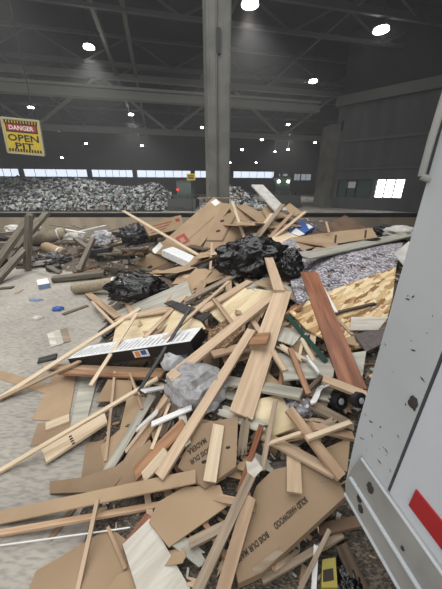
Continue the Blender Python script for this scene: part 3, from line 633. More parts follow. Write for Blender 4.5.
    for x in (.25, Wd-.55):
        for y in (-1.9, -5.6): mb = MB(); mb.tube((x, y, .38), (x+.3, y, .38), .38, 28); w_ = mb.build('wheel', 'tyre', t); mb = MB(); mb.tube((x-.01, y, .38), (x+.31, y, .38), .2, 20); mb.build('wheel_hub', 'truck_rail', w_)
    t.matrix_world = TCORNER
truck()

#=PILE
# ------------------------------------------------------------------ body of the heap
def mound():
    st = 4; js = range(0, NY, st); is_ = range(0, NX, st); idx = {}; V = []; F = []
    for j in js:
        for i in is_:
            h = H0[j, i]
            if h > .004: 
                q = Vector((gx[i]*6, gy[j]*6, 0)); idx[(j, i)] = len(V); V.append((gx[i], gy[j], max(h-.012-.03*abs(mnoise.noise(q))-.015*mnoise.noise(q*3), .001)))
    for j in js:
        for i in is_:
            k = [(j, i), (j, i+st), (j+st, i+st), (j+st, i)]
            if all(a in idx for a in k): F.append(tuple(idx[a] for a in k))
    me = bpy.data.meshes.new('crushed_debris'); me.from_pydata(V, [], F); me.materials.append(M('rubble')); o = bpy.data.objects.new('crushed_debris', me); C.objects.link(o)
    tag(o, 'crushed brown demolition debris forming the body of the heap', 'debris', kind='stuff')
mound()
def splinters():
    r = random.Random(11); mats = ['pine', 'tan_wood', 'weathered', 'dark_wood', 'grey_laminate', 'cardboard', 'pale_pine', 'grey_paper', 'brown_board']; V = []; F = []; MI = []
    sub = np.argwhere(H0[::2, ::2] > .03)*2; k = 0
    while k < 7000:
        j, i = sub[r.randrange(len(sub))]; x, y = gx[i], gy[j]
        if r.random() > 1.6/(1+y*.55): continue
        k += 1; h = H0[j, i]; ix, iy = min(i+3, NX-1), min(j+3, NY-1); sx, sy = (H0[j, ix]-h)/.06, (H0[iy, i]-h)/.06
        n = Vector((-sx+r.uniform(-.3, .3), -sy+r.uniform(-.3, .3), 1)).normalized(); a = Vector((r.uniform(-1, 1), r.uniform(-1, 1), 0)); a = (a-n*a.dot(n)).normalized(); b = n.cross(a)
        L = r.uniform(.02, .09)*(.7+y*.16); wd = L*r.uniform(.08, .45); th = r.uniform(.002, .008); c = Vector((x, y, h-.012)); q = len(V)
        for zz in (0, th):
            for u, v in ((-L, -wd), (L, -wd*r.uniform(.3, 1)), (L*r.uniform(.8, 1.1), wd), (-L*r.uniform(.8, 1.1), wd)): V.append(tuple(c+a*u*.5+b*v*.5+n*zz))
        F += [tuple(e+q for e in f) for f in BOXF]; MI += [r.randrange(len(mats))]*6
    me = bpy.data.meshes.new('wood_splinters'); me.from_pydata(V, [], F)
    for m_ in mats: me.materials.append(M(m_))
    me.polygons.foreach_set('material_index', MI); o = bpy.data.objects.new('wood_splinters', me); C.objects.link(o); tag(o, 'fine splinters and crumbs strewn over the body of the heap', 'splinters', kind='stuff')
splinters()
#=ITEMS
# loose filler bits of the heap, laid down first
def inside(px, py):
    poly = [(108, 290), (150, 262), (190, 240), (262, 205), (330, 235), (400, 250), (372, 330), (345, 470), (338, 500), (290, 580), (200, 589), (140, 589), (150, 520), (125, 470), (120, 400), (110, 350), (118, 320)]
    c = False; k = len(poly)-1
    for a in range(len(poly)):
        if (poly[a][1] > py) != (poly[k][1] > py) and px < (poly[k][0]-poly[a][0])*(py-poly[a][1])/(poly[k][1]-poly[a][1])+poly[a][0]: c = not c
        k = a
    return c
FILL = [('wood_scrap', 'pine', 'short pine offcut half buried in the heap', 5, .015), ('wood_scrap', 'tan_wood', 'short tan wood offcut half buried in the heap', 5, .015), ('wood_scrap', 'weathered', 'short weathered wood offcut half buried in the heap', 6, .02),
        ('wood_scrap', 'dark_wood', 'short dark stained wood offcut half buried in the heap', 5, .018), ('wood_scrap', 'grey_laminate', 'short grey laminate offcut half buried in the heap', 8, .01), ('cardboard_scrap', 'cardboard', 'small torn cardboard scrap half buried in the heap', 11, .005),
        ('wood_scrap', 'pale_pine', 'short pale splinter of pine half buried in the heap', 2.5, .01), ('wood_scrap', 'orange_wood', 'short orange stained offcut half buried in the heap', 4, .015)]
LAND = [((150, 345), 'near the white topped carton'), ((250, 300), 'below the big black bag'), ((345, 320), 'around the red-brown plank'), ((200, 390), 'around the clear grey bag'), ((285, 510), 'around the large hardwood carton'), ((160, 500), 'around the big cardboard flap'), ((225, 230), 'among the cartons on the crest'), ((330, 410), 'near the truck corner'), ((130, 295), 'beside the rolled carpet'), ((140, 430), 'on the lower left flank of the heap'), ((210, 460), 'around the MADERA carton'), ((330, 245), 'around the flat strapped carton'), ((260, 395), 'around the broad pine plank')]
fr_ = random.Random(21); n_ = 0
while n_ < 320:
    px, py = fr_.uniform(105, 400), fr_.uniform(205, 588)
    if not inside(px, py): continue
    nm, mt, lb, wp, th = FILL[fr_.choices(range(8), (5, 4, 4, 3, 3, 4, 5, 2))[0]]; L = fr_.uniform(14, 46)*(.55+py/589*.75); a = fr_.uniform(0, math.pi); k = .5+py/589
    if py < 260: a = fr_.uniform(-.5, .5)
    p0 = (px-L/2*math.cos(a), py-L/2*math.sin(a)); p1 = (px+L/2*math.cos(a), py+L/2*math.sin(a))
    if not (inside(*p0) and inside(*p1)): continue
    if py > 430 and fr_.random() < .55: n_ += 1; continue
    near = min(LAND, key=lambda q: math.hypot(q[0][0]-px, q[0][1]-py))[1]; lb = lb.replace('half buried in the heap', near)
    cat = 'cardboard' if 'card' in nm else 'wood scrap'
    plank(nm, mt, p0, p1, wp*k*fr_.uniform(.7, 1.4), th, lb, cat, lb.replace('short ', '').replace('small ', ''), broken=.02); n_ += 1
# rubble strewn at the foot of the far left side
frr = random.Random(4); FIL2 = [('wood_scrap', 'dusty_beam', 'dusty wood scrap in the low rubble before the pit'), ('rubble_chunk', 'grey_paper', 'pale plaster chunk in the low rubble before the pit'), ('rubble_chunk', 'dark_plastic', 'dark scrap lump in the low rubble before the pit'), ('cardboard_scrap', 'brown_board', 'dusty brown board scrap in the low rubble before the pit')]
for i in range(90):
    px, py = frr.uniform(0, 150), frr.uniform(226, 272); nm, mt, lb = FIL2[frr.choices(range(4), (5, 3, 3, 4))[0]]; L = frr.uniform(5, 15); a = frr.uniform(-.7, .7)
    if py > 262 and frr.random() < .5: continue
    plank(nm, mt, (px-L*math.cos(a), py-L*math.sin(a)*.5), (px+L*math.cos(a), py+L*math.sin(a)*.5), frr.uniform(2, 4), .03 if nm != 'rubble_chunk' else .09, lb, 'wood scrap' if nm[0] == 'w' else 'rubble', lb.split(' in ')[0]+' pieces', broken=.04)

# ---------------- left: floor litter
t = sheet('vinyl_tile', 'grey_laminate', [(47, 334), (67, 327), (71, 341), (51, 347)], .006, 'square grey wood-look tile lying alone on the concrete', 'tile')
for k, (x0, x1) in enumerate(((.0, .3), (.32, .62), (.64, 1))): decal(t, 'tile_strip', ['whitewash', 'grey_laminate', 'weathered'][k], [(47+20*x0, 334-7*x0), (47+20*x1, 334-7*x1), (51+20*x1, 347-6*x1), (51+20*x0, 347-6*x0)], .003)
plank('trim_strip', 'charcoal_wood', (38, 362), (57, 357), 4.5, .02, 'short black trim strip on the concrete by the long sticks', 'trim')
plank('stick', 'dark_wood', (63, 315), (88, 306), 2, .015, 'thin brown stick alone on the concrete near the tile', 'stick')
plank('wood_scrap', 'dark_wood', (0, 289), (13, 288), 2, .02, 'flat dark scrap on the open concrete before the dusty beams', 'wood scrap')
plank('wood_scrap', 'weathered', (16, 294), (22, 290), 1.6, .01, 'tiny splinter on the open concrete by the blue scraps', 'wood scrap')
blob('crumpled_paper', 'grey_paper', 37, 318, 5, 3, 'small crumpled white paper on the concrete', 'paper', sub=3, amp=.5)
blob('blue_rag', 'blue', 57, 309, 5, 3.2, 'crumpled blue and white wrapper on the concrete', 'wrapper', sub=3, amp=.8)
blob('blue_rag', 'pale_blue', 35, 300, 6, 2.2, 'flat pale blue wrapper on the concrete near the small carton', 'wrapper', sub=3, amp=.8)
b = plank('small_carton', ['pale_blue', 'white'], (39, 287), (50, 285), 7, .09, 'small blue and white carton on the concrete', 'carton', faces_mat=[0, 1, 0, 0, 0, 0])
plank('cardboard_strip', 'cardboard', (-4, 374), (62, 394), 9, .006, 'long tan cardboard strip lying flat on the concrete', 'cardboard')
sheet('cardboard_sheet', 'cardboard', [(54, 376), (78, 368), (70, 412), (68, 419), (47, 421), (32, 420)], .006, 'folded tan cardboard sheet on the concrete by the long sticks', 'cardboard')
sheet('cardboard_sheet', 'kraft', [(38, 424), (70, 420), (74, 428), (62, 442), (30, 447)], .006, 'torn cardboard sheet under the short pale block', 'cardboard')
plank('wood_block', 'pale_pine', (46, 428), (70, 419), 7, .02, 'short pale pine block on torn cardboard', 'block')
sheet('laminate_board', 'grey_laminate', [(82, 372), (100, 370), (86, 425), (70, 430)], .008, 'grey laminate floor board flat on the concrete beside folded cardboard', 'board')
# black carton with white lid and the boards under it
plank('board', 'tan_wood', (45, 367), (165, 373), 5, .02, 'long tan board under the front edge of the black carton', 'board')
plank('board', 'orange_wood', (62, 373), (162, 377), 5, .02, 'long reddish board just before the black carton', 'board')
sheet('cardboard_sheet', 'cardboard', [(108, 380), (133, 381), (131, 401), (96, 402)], .006, 'square tan cardboard piece in front of the black carton', 'cardboard')
sheet('grille', 'black', [(98, 333), (114, 320), (119, 328), (104, 338)], .02, 'black slatted grille beside the white topped carton', 'grille')
for k in range(5): decal(bpy.data.objects['grille'], 'slat', 'dark_plastic', [(99+k*3.1, 332-k*2.6), (100.5+k*3.1, 330.8-k*2.6), (106+k*3, 336-k*2.2), (104.5+k*3, 337-k*2.2)], .006)
A_ = sheet('wood_sheet', 'grey_laminate', [(116, 312), (187, 282), (194, 303), (118, 325)], .012, 'pale grey-brown panel leaning in front of the black bag', 'panel')
sheet('plywood_sheet', 'plywood', [(117, 322), (190, 306), (206, 330), (112, 347)], .012, 'pale plywood sheet behind the black and white carton', 'plywood')
cb = plank('carton', ['black', 'white_foam'], (82, 361), (201, 345), 12, .105, 'long black carton with white top lying before plywood', 'carton', faces_mat=[0, 1, 0, 0, 0, 0])
fr, L, w_, th = INFO[cb.name]
def on_box(parent, name, mat, x0, x1, z0, z1, side=-1, off=.003):
    fr, L, w_, th = INFO[parent.name]; y = side*(w_/2+off); V = [fr @ Vector((x, yy, z)) for yy in (y, y-side*off*.9) for x, z in ((x0, z0), (x1, z0), (x1, z1), (x0, z1))]
    return mesh_obj(name, V, BOXF, mat, frame=fr, parent=parent)
on_box(cb, 'picture', 'white', L*.085, L*.20, th*.25, th*.85); on_box(cb, 'picture_accent', 'can_orange', L*.10, L*.135, th*.3, th*.8, off=.005); on_box(cb, 'picture_accent', 'blue', L*.145, L*.185, th*.42, th*.82, off=.005)
for k in range(26):
    x0 = -L/2+L*(.03+.036*k); y0, y1 = -w_*.35, w_*(.15+.2*((k*7) % 3)/3)
    mesh_obj('print_line', [fr @ Vector((x, y, th+z)) for z in (.0005, .002) for x, y in ((x0, y0), (x0+L*.012, y0), (x0+L*.012, y1), (x0, y1))], BOXF, 'fabric_grey', frame=fr, parent=cb)
plank('board', 'tan_wood', (88, 294), (119, 318), 6, .02, 'tan board propped against the pale panel near the rolled carpet', 'board')
plank('stick', 'pine', (92, 302), (116, 327), 2.6, .015, 'thin pine stick beside the tan board near the rolled carpet', 'stick')
plank('board', 'pine', (119, 319), (172, 309), 4.5, .018, 'narrow pine board across the pale plywood sheet', 'board')
plank('stick', 'pine', (145, 338), (186, 296), 3, .014, 'pine stick lying slantwise on the plywood sheet', 'stick')
# rolled carpets and bags of the left
roll('carpet_roll', 'carpet_roll', (75, 293), (126, 286), 11, 'rolled beige carpet with tape band on the concrete by the black bag')
blob('black_bag', 'black_plastic', 136, 292, 30, 16, 'shiny black refuse bag behind the pale panel', 'bag', amp=.42, freq=2.4, seed=2, depth=.22)
roll('carpet_roll', 'carpet_roll', (29, 241), (66, 233), 11, 'rolled dusty carpet lying across the low rubble', Y=(7.0, 7.3))
roll('carpet_roll', 'cardboard', (45, 247), (64, 254), 11, 'short tan rolled carpet below the long dusty roll', Y=(6.7, 6.5))
for i, (a, b_, w0, Y, lb) in enumerate([((-4, 268), (33, 216), 5.5, (5.5, 6.6), 'long dusty beam propped steeply over the left rubble'), ((-4, 284), (27, 250), 5.5, (4.5, 5.6), 'lower dusty beam slanting from the concrete floor'), ((29, 270), (31, 216), 4.5, (5.4, 5.7), 'upright dusty post before the pit edge'), ((8, 262), (48, 214), 4.5, (6.0, 7.4), 'dusty beam leaning behind the upright post'),
                                        ((-4, 246), (28, 243), 4, (6.6, 6.6), 'flat dusty beam lying across the left rubble'), ((-3, 236), (18, 234), 4, (7.2, 7.2), 'topmost flat dusty beam in the left rubble'), ((80, 272), (94, 240), 4, (5.2, 5.9), 'dusty post leaning beside the pale grey bag'), ((75, 240), (104, 262), 3, (6.6, 5.8), 'thin dusty beam under the pale grey bag'), ((-3, 254), (20, 250), 4, (6.3, 6.3), 'lowest flat dusty beam in the left rubble'), ((53, 281), (105, 275), 3.4, (4.65, 4.9), 'long dusty board on the concrete behind the rolled carpet')]):
    plank('dusty_timber', 'dusty_beam', a, b_, w0, .08, lb, 'timber', Y=Y)
blob('grey_bag', 'fabric_grey', 103, 240, 10, 9, 'pale grey plastic bag in the rubble before the pit', 'bag', Y=6.8, amp=.6, seed=5, depth=.2)
blob('dark_bag', 'dark_plastic', 134, 236, 13, 11, 'dull dark bag beside the long printed carton', 'bag', Y=6.6, amp=.5, seed=6, depth=.25)
blob('dark_bag', 'dark_plastic', 52, 260, 16, 7, 'flat dark bag under the short tan roll', 'bag', Y=5.9, amp=.5, seed=8, depth=.25)
blob('grey_bag', 'grey_paper', 74, 238, 9, 5, 'crumpled grey paper sack by the dusty roll', 'sack', Y=7.2, amp=.6, seed=9, depth=.15)
blob('rubble_lump', 'grey_paper', 15, 230, 8, 5, 'pale rubble lump behind the dusty beams', 'rubble', Y=8.6, amp=.5, seed=10, depth=.2)

# ---------------- back: cartons on the crest
c = sheet('printed_carton', ['brown_board', 'cardboard', 'kraft'], [(143, 224), (181, 215), (184, 228), (149, 236)], .3, 'long printed carton behind the dull dark bag', 'carton', Ys=((0, 6.1), (1, 6.4), (3, 6.0)), faces_mat=[0, 1, 2, 2, 2, 2])
[decal(c, 'faded_print', 'red_ink', [(150+k*.4, 226.5+k*3.2), (172-k*3, 221+k*3.3), (172.2-k*3, 221.8+k*3.3), (150.2+k*.4, 227.3+k*3.2)]) for k in range(3)]; decal(c, 'red_corner', 'red_ink', [(175, 219), (179, 218), (180, 221), (176, 222)])
c1 = sheet('large_carton', ['kraft', 'cardboard', 'kraft'], [(151, 252), (214, 197), (230, 208), (188, 262)], .16, 'large flat tan carton with red stamp leaning on the crest', 'carton', Ys=((0, 5.0), (1, 5.75), (3, 4.6)), faces_mat=[0, 1, 2, 2, 2, 2])
decal(c1, 'white_sticker', 'white', [(211, 202), (216, 199), (220, 203), (215, 206)], label='white shipping sticker'); decal(c1, 'red_stamp', 'red_ink', [(175, 238), (184, 233), (190, 241), (181, 246)], label='red printed square'); decal(c1, 'stamp_mark', 'cardboard', [(179, 239), (183, 237), (186, 241), (182, 243)], .004)
decal(c1, 'white_sticker', 'white', [(152, 250), (160, 242), (163, 246), (155, 254)]); decal(c1, 'crease', 'kraft', [(187, 240), (214, 216), (214.6, 217), (187.8, 241)])
c2 = sheet('open_carton', ['kraft', 'cardboard', 'kraft'], [(223, 203), (234, 204), (268, 222), (253, 246), (206, 262), (201, 252)], .12, 'opened tan carton with hand holes next to the red stamped carton', 'carton', Ys=((0, 5.55), (2, 5.3), (4, 4.4)), faces_mat=[0, 1]+[2]*6)
for (x, y) in ((222, 221), (218, 231), (206, 249), (229, 212)): decal(c2, 'hand_hole', 'ink', [(x-2, y-.6), (x+2, y-1.6), (x+2.4, y+.4), (x-1.6, y+1.4)])
decal(c2, 'flap_fold', 'kraft', [(222, 238), (236, 213), (237, 213.6), (223.2, 239)]); decal(c2, 'flap_edge', 'brown_board', [(206, 240), (222, 240), (236, 214), (237.5, 214.5), (223, 242), (206, 241.5)])
sheet('carton_flap', 'cardboard', [(236, 206), (246, 204), (283, 226), (272, 232)], .01, 'long carton flap folded back along the crest', 'cardboard', Ys=((0, 5.5), (1, 5.7), (2, 5.2)))
c3 = sheet('open_carton', ['brown_board', 'cardboard', 'kraft'], [(135, 262), (160, 247), (168, 262), (160, 272), (136, 276)], .2, 'small tan carton with a hand hole beside the shiny black bag', 'carton', Ys=((0, 4.9), (1, 5.1), (4, 4.75)), faces_mat=[0, 1]+[2]*5)
decal(c3, 'hand_hole', 'ink', [(146, 268), (151, 265), (153, 267), (148, 270)])
sheet('cardboard_sheet', 'brown_board', [(150, 270), (168, 262), (196, 276), (186, 285), (160, 284)], .02, 'brown board below the white foam box', 'cardboard', Ys=((0, 4.5), (1, 4.7), (3, 4.2)))
wb = plank('foam_box', ['white_foam', 'white_foam'], (167, 254), (204, 271), 8, .11, 'long white foam box lying under the tan cartons', 'foam box', Y=(4.6, 4.15))
plank('stick', 'pale_pine', (123, 211), (201, 257), 2.2, .014, 'long pale batten slanting across the printed carton', 'stick', Y=(5.7, 4.4))
plank('stick', 'pale_pine', (232, 202), (246, 243), 2.6, .014, 'pale batten standing against the opened carton', 'stick', Y=(5.2, 4.3))
plank('stick', 'pine', (212, 243), (209, 292), 2.4, .016, 'upright pine batten in front of the white foam box', 'stick', Y=(4.2, 3.6))
plank('stick', 'pine', (229, 282), (165, 340), 2.4, .016, 'thin pine batten running down to the white topped carton', 'stick')
plank('grey_board', 'grey_paper', (257, 186), (281, 212), 9, .03, 'pale grey panel standing up from the crest', 'panel', Y=(6.2, 5.3))
plank('board', 'weathered', (198, 199), (238, 199), 2.4, .03, 'dark long board lying across the carton tops on the crest', 'board', Y=(5.95, 5.85))
sheet('cardboard_sheet', 'cardboard', [(262, 208), (270, 203), (276, 214), (268, 222)], .01, 'small cardboard sheet standing beside the pale grey panel', 'cardboard', Ys=((0, 5.5), (1, 5.7), (3, 5.2)))
sheet('cardboard_sheet', 'cardboard', [(283, 208), (290, 203), (303, 213), (294, 216)], .01, 'cardboard scrap on the crest behind the blue package', 'cardboard', Ys=((0, 5.5), (1, 5.7), (3, 5.3)))
bp = sheet('blue_package', 'blue', [(288, 232), (301, 220), (315, 227), (299, 236)], .05, 'blue and white package on the crest', 'package', Ys=((0, 4.8), (1, 5.2), (3, 4.65)))
decal(bp, 'white_band', 'white', [(291, 233), (296, 228), (305, 234), (299, 236)]); decal(bp, 'white_band', 'white', [(306, 224), (309, 224), (313, 227), (309, 229)])
for i, (a, b_, w0, Y, mt, lb) in enumerate([((256, 240), (283, 205), 4, (4.6, 5.3), 'weathered', 'weathered board slanting before the pale grey panel'), ((252, 243), (272, 214), 3, (4.7, 5.2), 'pale_pine', 'pale batten slanting beside the carton flap'), ((268, 240), (292, 214), 3, (4.6, 5.1), 'tan_wood', 'tan batten slanting up to the crest scrap'), ((262, 228), (300, 226), 4, (5, 5), 'pine', 'pine board lying along the crest'), ((274, 238), (306, 212), 2.4, (4.6, 5.1), 'pine', 'thin pine stick beneath the blue package'), ((247, 232), (262, 240), 5, (4.9, 4.6), 'grey_paper', 'grey paper panel at the foot of the pale batten')]):
    plank('board', mt, a, b_, w0, .02, lb, 'board', Y=Y)
sheet('cardboard_sheet', 'pale_pine', [(252, 246), (286, 232), (300, 238), (280, 250), (256, 252)], .012, 'pale board sheet above the big black bag', 'board')
sheet('foam_board', 'rebond_foam', [(276, 248), (292, 240), (300, 250), (284, 256)], .04, 'small speckled foam corner beside the big black bag', 'foam')

# ---------------- right: big black bag, foam underlay, OSB, cartons
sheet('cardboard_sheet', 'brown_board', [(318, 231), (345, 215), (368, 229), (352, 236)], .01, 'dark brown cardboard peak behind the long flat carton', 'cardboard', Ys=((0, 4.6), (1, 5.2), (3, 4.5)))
def drape(name, mat, quad, th, label, cat, n=26, amp=.008):
    V = []; g = {}; F = []
    for j in range(n+1):
        for i in range(n+1):
            u, v = i/n, j/n; p = [(quad[0][k]*(1-u)+quad[1][k]*u)*(1-v)+(quad[3][k]*(1-u)+quad[2][k]*u)*v for k in (0, 1)]
            q = hit(*p); g[(i, j)] = q
    Z = np.array([[g[(i, j)] for i in range(n+1)] for j in range(n+1)])
    for _ in range(6): 
        Zp = np.pad(Z, ((1, 1), (1, 1), (0, 0)), 'edge'); Z = np.maximum(Z[..., 2:], (Zp[:-2, 1:-1]+Zp[2:, 1:-1]+Zp[1:-1, :-2]+Zp[1:-1, 2:])[..., 2:]/4).repeat(1, -1) if False else np.concatenate([Z[..., :2], ((Zp[:-2, 1:-1]+Zp[2:, 1:-1]+Zp[1:-1, :-2]+Zp[1:-1, 2:])[..., 2:]/4+Z[..., 2:])/2], -1)
    for j in range(n+1):
        for i in range(n+1): q = Z[j, i].copy(); q[2] += .02+amp*mnoise.noise(Vector((i*.3, j*.3, 1))); V.append(q)
    m = len(V); V += [q+np.array([0, 0, th]) for q in V]
    f = lambda i, j: j*(n+1)+i
    for j in range(n):
        for i in range(n): F += [(f(i, j), f(i, j+1), f(i+1, j+1), f(i+1, j)), tuple(m+a for a in (f(i, j), f(i+1, j), f(i+1, j+1), f(i, j+1)))]
    bd = [f(i, 0) for i in range(n)]+[f(n, j) for j in range(n)]+[f(n-i, n) for i in range(n)]+[f(0, n-j) for j in range(n)]
    F += [(bd[k], bd[(k+1) % len(bd)], m+bd[(k+1) % len(bd)], m+bd[k]) for k in range(len(bd))]
    o = mesh_obj(name, V, F, mat, smooth=False); tag(o, label, cat)
    for q in V[m:]:
        i, j = int((q[0]-GX0)/RES), int((q[1]-GY0)/RES); H[j-2:j+3, i-2:i+3] = np.maximum(H[j-2:j+3, i-2:i+3], q[2]+.012)
    return o
drape('foam_underlay', 'rebond_foam', [(282, 256), (402, 246), (392, 282), (296, 306)], .025, 'grey speckled foam carpet underlay draped over the heap', 'foam')
osb = sheet('osb_sheet', 'osb', [(289, 312), (318, 296), (396, 268), (392, 300), (380, 345), (345, 352), (306, 330)], .012, 'big golden strand board sheet below the speckled underlay', 'strand board')
plank('trim_strip', 'grey_laminate', (300, 271), (412, 238), 6, .02, 'long grey strip across the speckled underlay', 'trim')
c4 = sheet('flat_carton', ['brown_board', 'cardboard', 'kraft'], [(273, 250), (288, 238), (340, 231), (372, 228), (378, 238), (306, 250)], .05, 'long flat tan carton with dark strap on the foam underlay', 'carton', Ys=((0, 4.0), (2, 4.5), (4, 3.9)), faces_mat=[0, 1]+[2]*6)
plank('strap', 'black', (300, 251), (379, 239), 1.8, .015, 'black plastic strap along the flat tan carton', 'strap', Y=(3.85, 3.78))
for x, y in ((336, 240), (366, 235)): decal(c4, 'tape_mark', 'ink', [(x-1, y-5), (x+1, y-5), (x, y+3), (x-2, y+3)])
plank('stick', 'pine', (326, 222), (329, 233), 2, .012, 'short pine stake beside the dark cardboard peak', 'stick', Y=(4.6, 4.3))
sheet('white_sheet', 'grey_paper', [(394, 254), (409, 241), (414, 250), (406, 268)], .008, 'white paper sheet between underlay and truck', 'paper', Ys=((0, 3.0), (1, 3.3), (3, 2.7)))
blob('grey_sack', 'grey_paper', 399, 233, 13, 7, 'lumpy pale grey sack beyond the underlay', 'sack', Y=4.6, amp=.4, seed=11, depth=.3)
blob('dark_bag', 'dark_plastic', 385, 230, 9, 5, 'dark rubbish lump beside the pale grey sack', 'bag', Y=4.9, amp=.5, seed=12, depth=.25)
blob('black_bag', 'black_plastic', 254, 266, 36, 22, 'big shiny black refuse bag in the middle of the heap', 'bag', amp=.45, freq=2.2, seed=1, depth=.3)
blob('black_bag', 'black_plastic', 291, 268, 12, 17, 'black bag lobe between the big black bag and underlay', 'bag', amp=.45, freq=2.2, seed=14, depth=.14)
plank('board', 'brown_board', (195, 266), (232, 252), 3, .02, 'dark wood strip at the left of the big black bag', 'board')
sheet('plywood_sheet', 'plywood', [(206, 310), (236, 288), (276, 292), (262, 318), (226, 328)], .012, 'yellow plywood sheet below the big black bag', 'plywood')
sheet('particle_chunk', 'particle', [(208, 338), (228, 322), (244, 335), (226, 352), (208, 354)], .05, 'crumbly brown particle board chunk in mid heap', 'particle board')
plank('board', 'pine', (200, 312), (250, 285), 5, .02, 'pine board over the yellow plywood sheet', 'board')
plank('board', 'tan_wood', (214, 300), (236, 330), 4, .02, 'short tan board across the yellow plywood', 'board')
plank('board', 'weathered', (185, 302), (240, 283), 3.4, .02, 'weathered strip at the upper edge of the yellow plywood', 'board')
sheet('charcoal_board', 'charcoal_wood', [(164, 304), (172, 301), (212, 315), (203, 322)], .012, 'thin charcoal panel lying on the plywood sheet', 'panel')
plank('strip', 'black', (190, 309), (139, 392), 2.6, .012, 'long black metal strip slanting over the white topped carton', 'strip')
plank('stick', 'pale_pine', (91, 386), (137, 314), 3, .014, 'pale batten crossing the end of the white topped carton', 'stick')
plank('stick', 'pale_pine', (-6, 403), (140, 309), 3, .014, 'longest pale batten reaching from the heap over the concrete', 'stick')
plank('stick', 'tan_wood', (-6, 402), (82, 361), 2.4, .014, 'tan batten meeting the longest pale batten on the concrete', 'stick')

# ---------------- middle: laminates and boards on the right
sheet('laminate_board', 'grey_laminate', [(274, 340), (279, 326), (303, 334), (293, 346)], .008, 'small grey laminate offcut beside the green edged glass', 'board')
sheet('laminate_board', 'grey_laminate', [(278, 354), (335, 360), (333, 378), (284, 381)], .01, 'wide grey-green laminate board under the red-brown plank', 'board')
sheet('laminate_board', 'whitewash', [(351, 318), (388, 318), (378, 331), (350, 331)], .01, 'pale laminate square on the strand board', 'board')
sheet('carpet_tile', 'dark_carpet', [(354, 336), (386, 327), (384, 344), (366, 353)], .012, 'dark carpet square beside the pale laminate square', 'carpet tile')
sheet('laminate_board', 'grey_laminate', [(344, 355), (366, 352), (362, 378), (350, 382)], .01, 'grey laminate end between red-brown plank and truck', 'board')
plank('stick', 'pine', (331, 314), (352, 335), 2.5, .012, 'thin pine stick on the strand board by the red-brown plank', 'stick')
plank('stick', 'dark_wood', (333, 314), (375, 304), 2, .012, 'dark splinter lying on the strand board', 'stick')
plank('glass_strip', 'green_edge', (287, 316), (326, 362), 4, .01, 'green edged glass strip beside the red-brown plank', 'glass')
plank('board', 'pale_pine', (279, 346), (305, 362), 5, .012, 'pale splintered strip above the grey-green board', 'board', broken=.04)
plank('board', 'pine', (250, 318), (285, 372), 5, .018, 'narrow pine board beneath the broad pine plank', 'board')
plank('trim_strip', 'white', (322, 289), (336, 313), 2.6, .012, 'white trim strip beside the red-brown plank', 'trim')
plank('laminate_plank', 'red_brown', (307, 283), (354, 391), 19, .012, 'glossy red-brown laminate plank lying over the strand board', 'plank')
plank('board', 'weathered', (296, 398), (352, 428), 8, .02, 'weathered board near the truck corner', 'board')
plank('board', 'tan_wood', (312, 428), (352, 438), 7, .02, 'tan board end beside the truck corner', 'board')
plank('board', 'pine', (322, 380), (365, 397), 7, .02, 'pine board at the foot of the red-brown plank', 'board')
plank('board', 'pale_pine', (306, 440), (350, 424), 5, .018, 'pale batten near the truck corner', 'board')
sheet('cardboard_sheet', 'cardboard', [(318, 452), (350, 438), (347, 472), (330, 470)], .006, 'tan cardboard corner beside the truck post', 'cardboard')
sheet('plywood_sheet', 'plywood', [(250, 402), (281, 396), (298, 428), (263, 441)], .012, 'yellow plywood offcut below the grey bridging board', 'plywood')
blob('foam_chunk', 'rebond_foam', 301, 408, 15, 10, 'grey speckled foam chunk under the white bent trim', 'foam', amp=.5, seed=15, depth=.06)
plank('board', 'dark_wood', (303, 397), (322, 377), 4, .02, 'small dark block above the white bent trim', 'block')
def bent(name, mat, pts, wpx, label, cat):
    P = [hit(*p)+np.array([0, 0, .03]) for p in pts]; r = wpx/FPX*((P[0]-CAM)@FW)/2; zt = max(p[2] for p in P); mbv = []; F = []
    for i, p in enumerate(P):
        d = P[min(i+1, len(P)-1)]-P[max(i-1, 0)]; d = d/np.linalg.norm(d); s = np.cross(d, [0, 0, 1]); s /= np.linalg.norm(s); k = .6 if i in (0, len(P)-1) else 1
        for a in (-1, 1):
            for z in (0, .012): mbv.append(p+s*a*r*k+np.array([0, 0, z]))
    for i in range(len(P)-1): b = i*4; F += [(b, b+4, b+6, b+2), (b+1, b+3, b+7, b+5), (b, b+1, b+5, b+4), (b+2, b+6, b+7, b+3)]
    e = len(mbv)-4; F += [(0, 2, 3, 1), (e, e+1, e+3, e+2)]; o = mesh_obj(name, mbv, F, mat); tag(o, label, cat); return o
bent('bent_trim', 'white', [(306, 360), (309, 366), (314, 372), (318, 378)], 3, 'thin white curved trim on the grey-green board', 'trim')
bent('bent_trim', 'white', [(328, 389), (322, 391), (318, 394), (316, 400), (313, 406), (310, 408)], 5, 'white bent plastic trim on the foam chunk', 'trim')
def reel(px, py, rpx, label):
    P = hit(px, py); r = rpx/FPX*((P-CAM)@FW); c = P+np.array([0, 0, r*.9]); ax = np.array([.25, -.75, .45]); ax /= np.linalg.norm(ax); t = empty('plastic_reel', P); tag(t, label, 'reel')
    mb = MB(); mb.tube(c-ax*r*.5, c+ax*r*.5, r, 22); mb.build('drum', 'dark_plastic', t, smooth=False); mb = MB(); mb.tube(c+ax*r*.5, c+ax*r*.56, r*.85, 22, r*.75); mb.build('cap', 'black', t); mb = MB(); mb.tube(c+ax*r*.56, c+ax*r*.6, r*.4, 16, r*.2); mb.build('hub', 'fabric_grey', t)
reel(337, 406, 8, 'round dark plastic reel with pale hub near the truck'); reel(357, 405, 7.5, 'second round dark reel touching the truck corner')

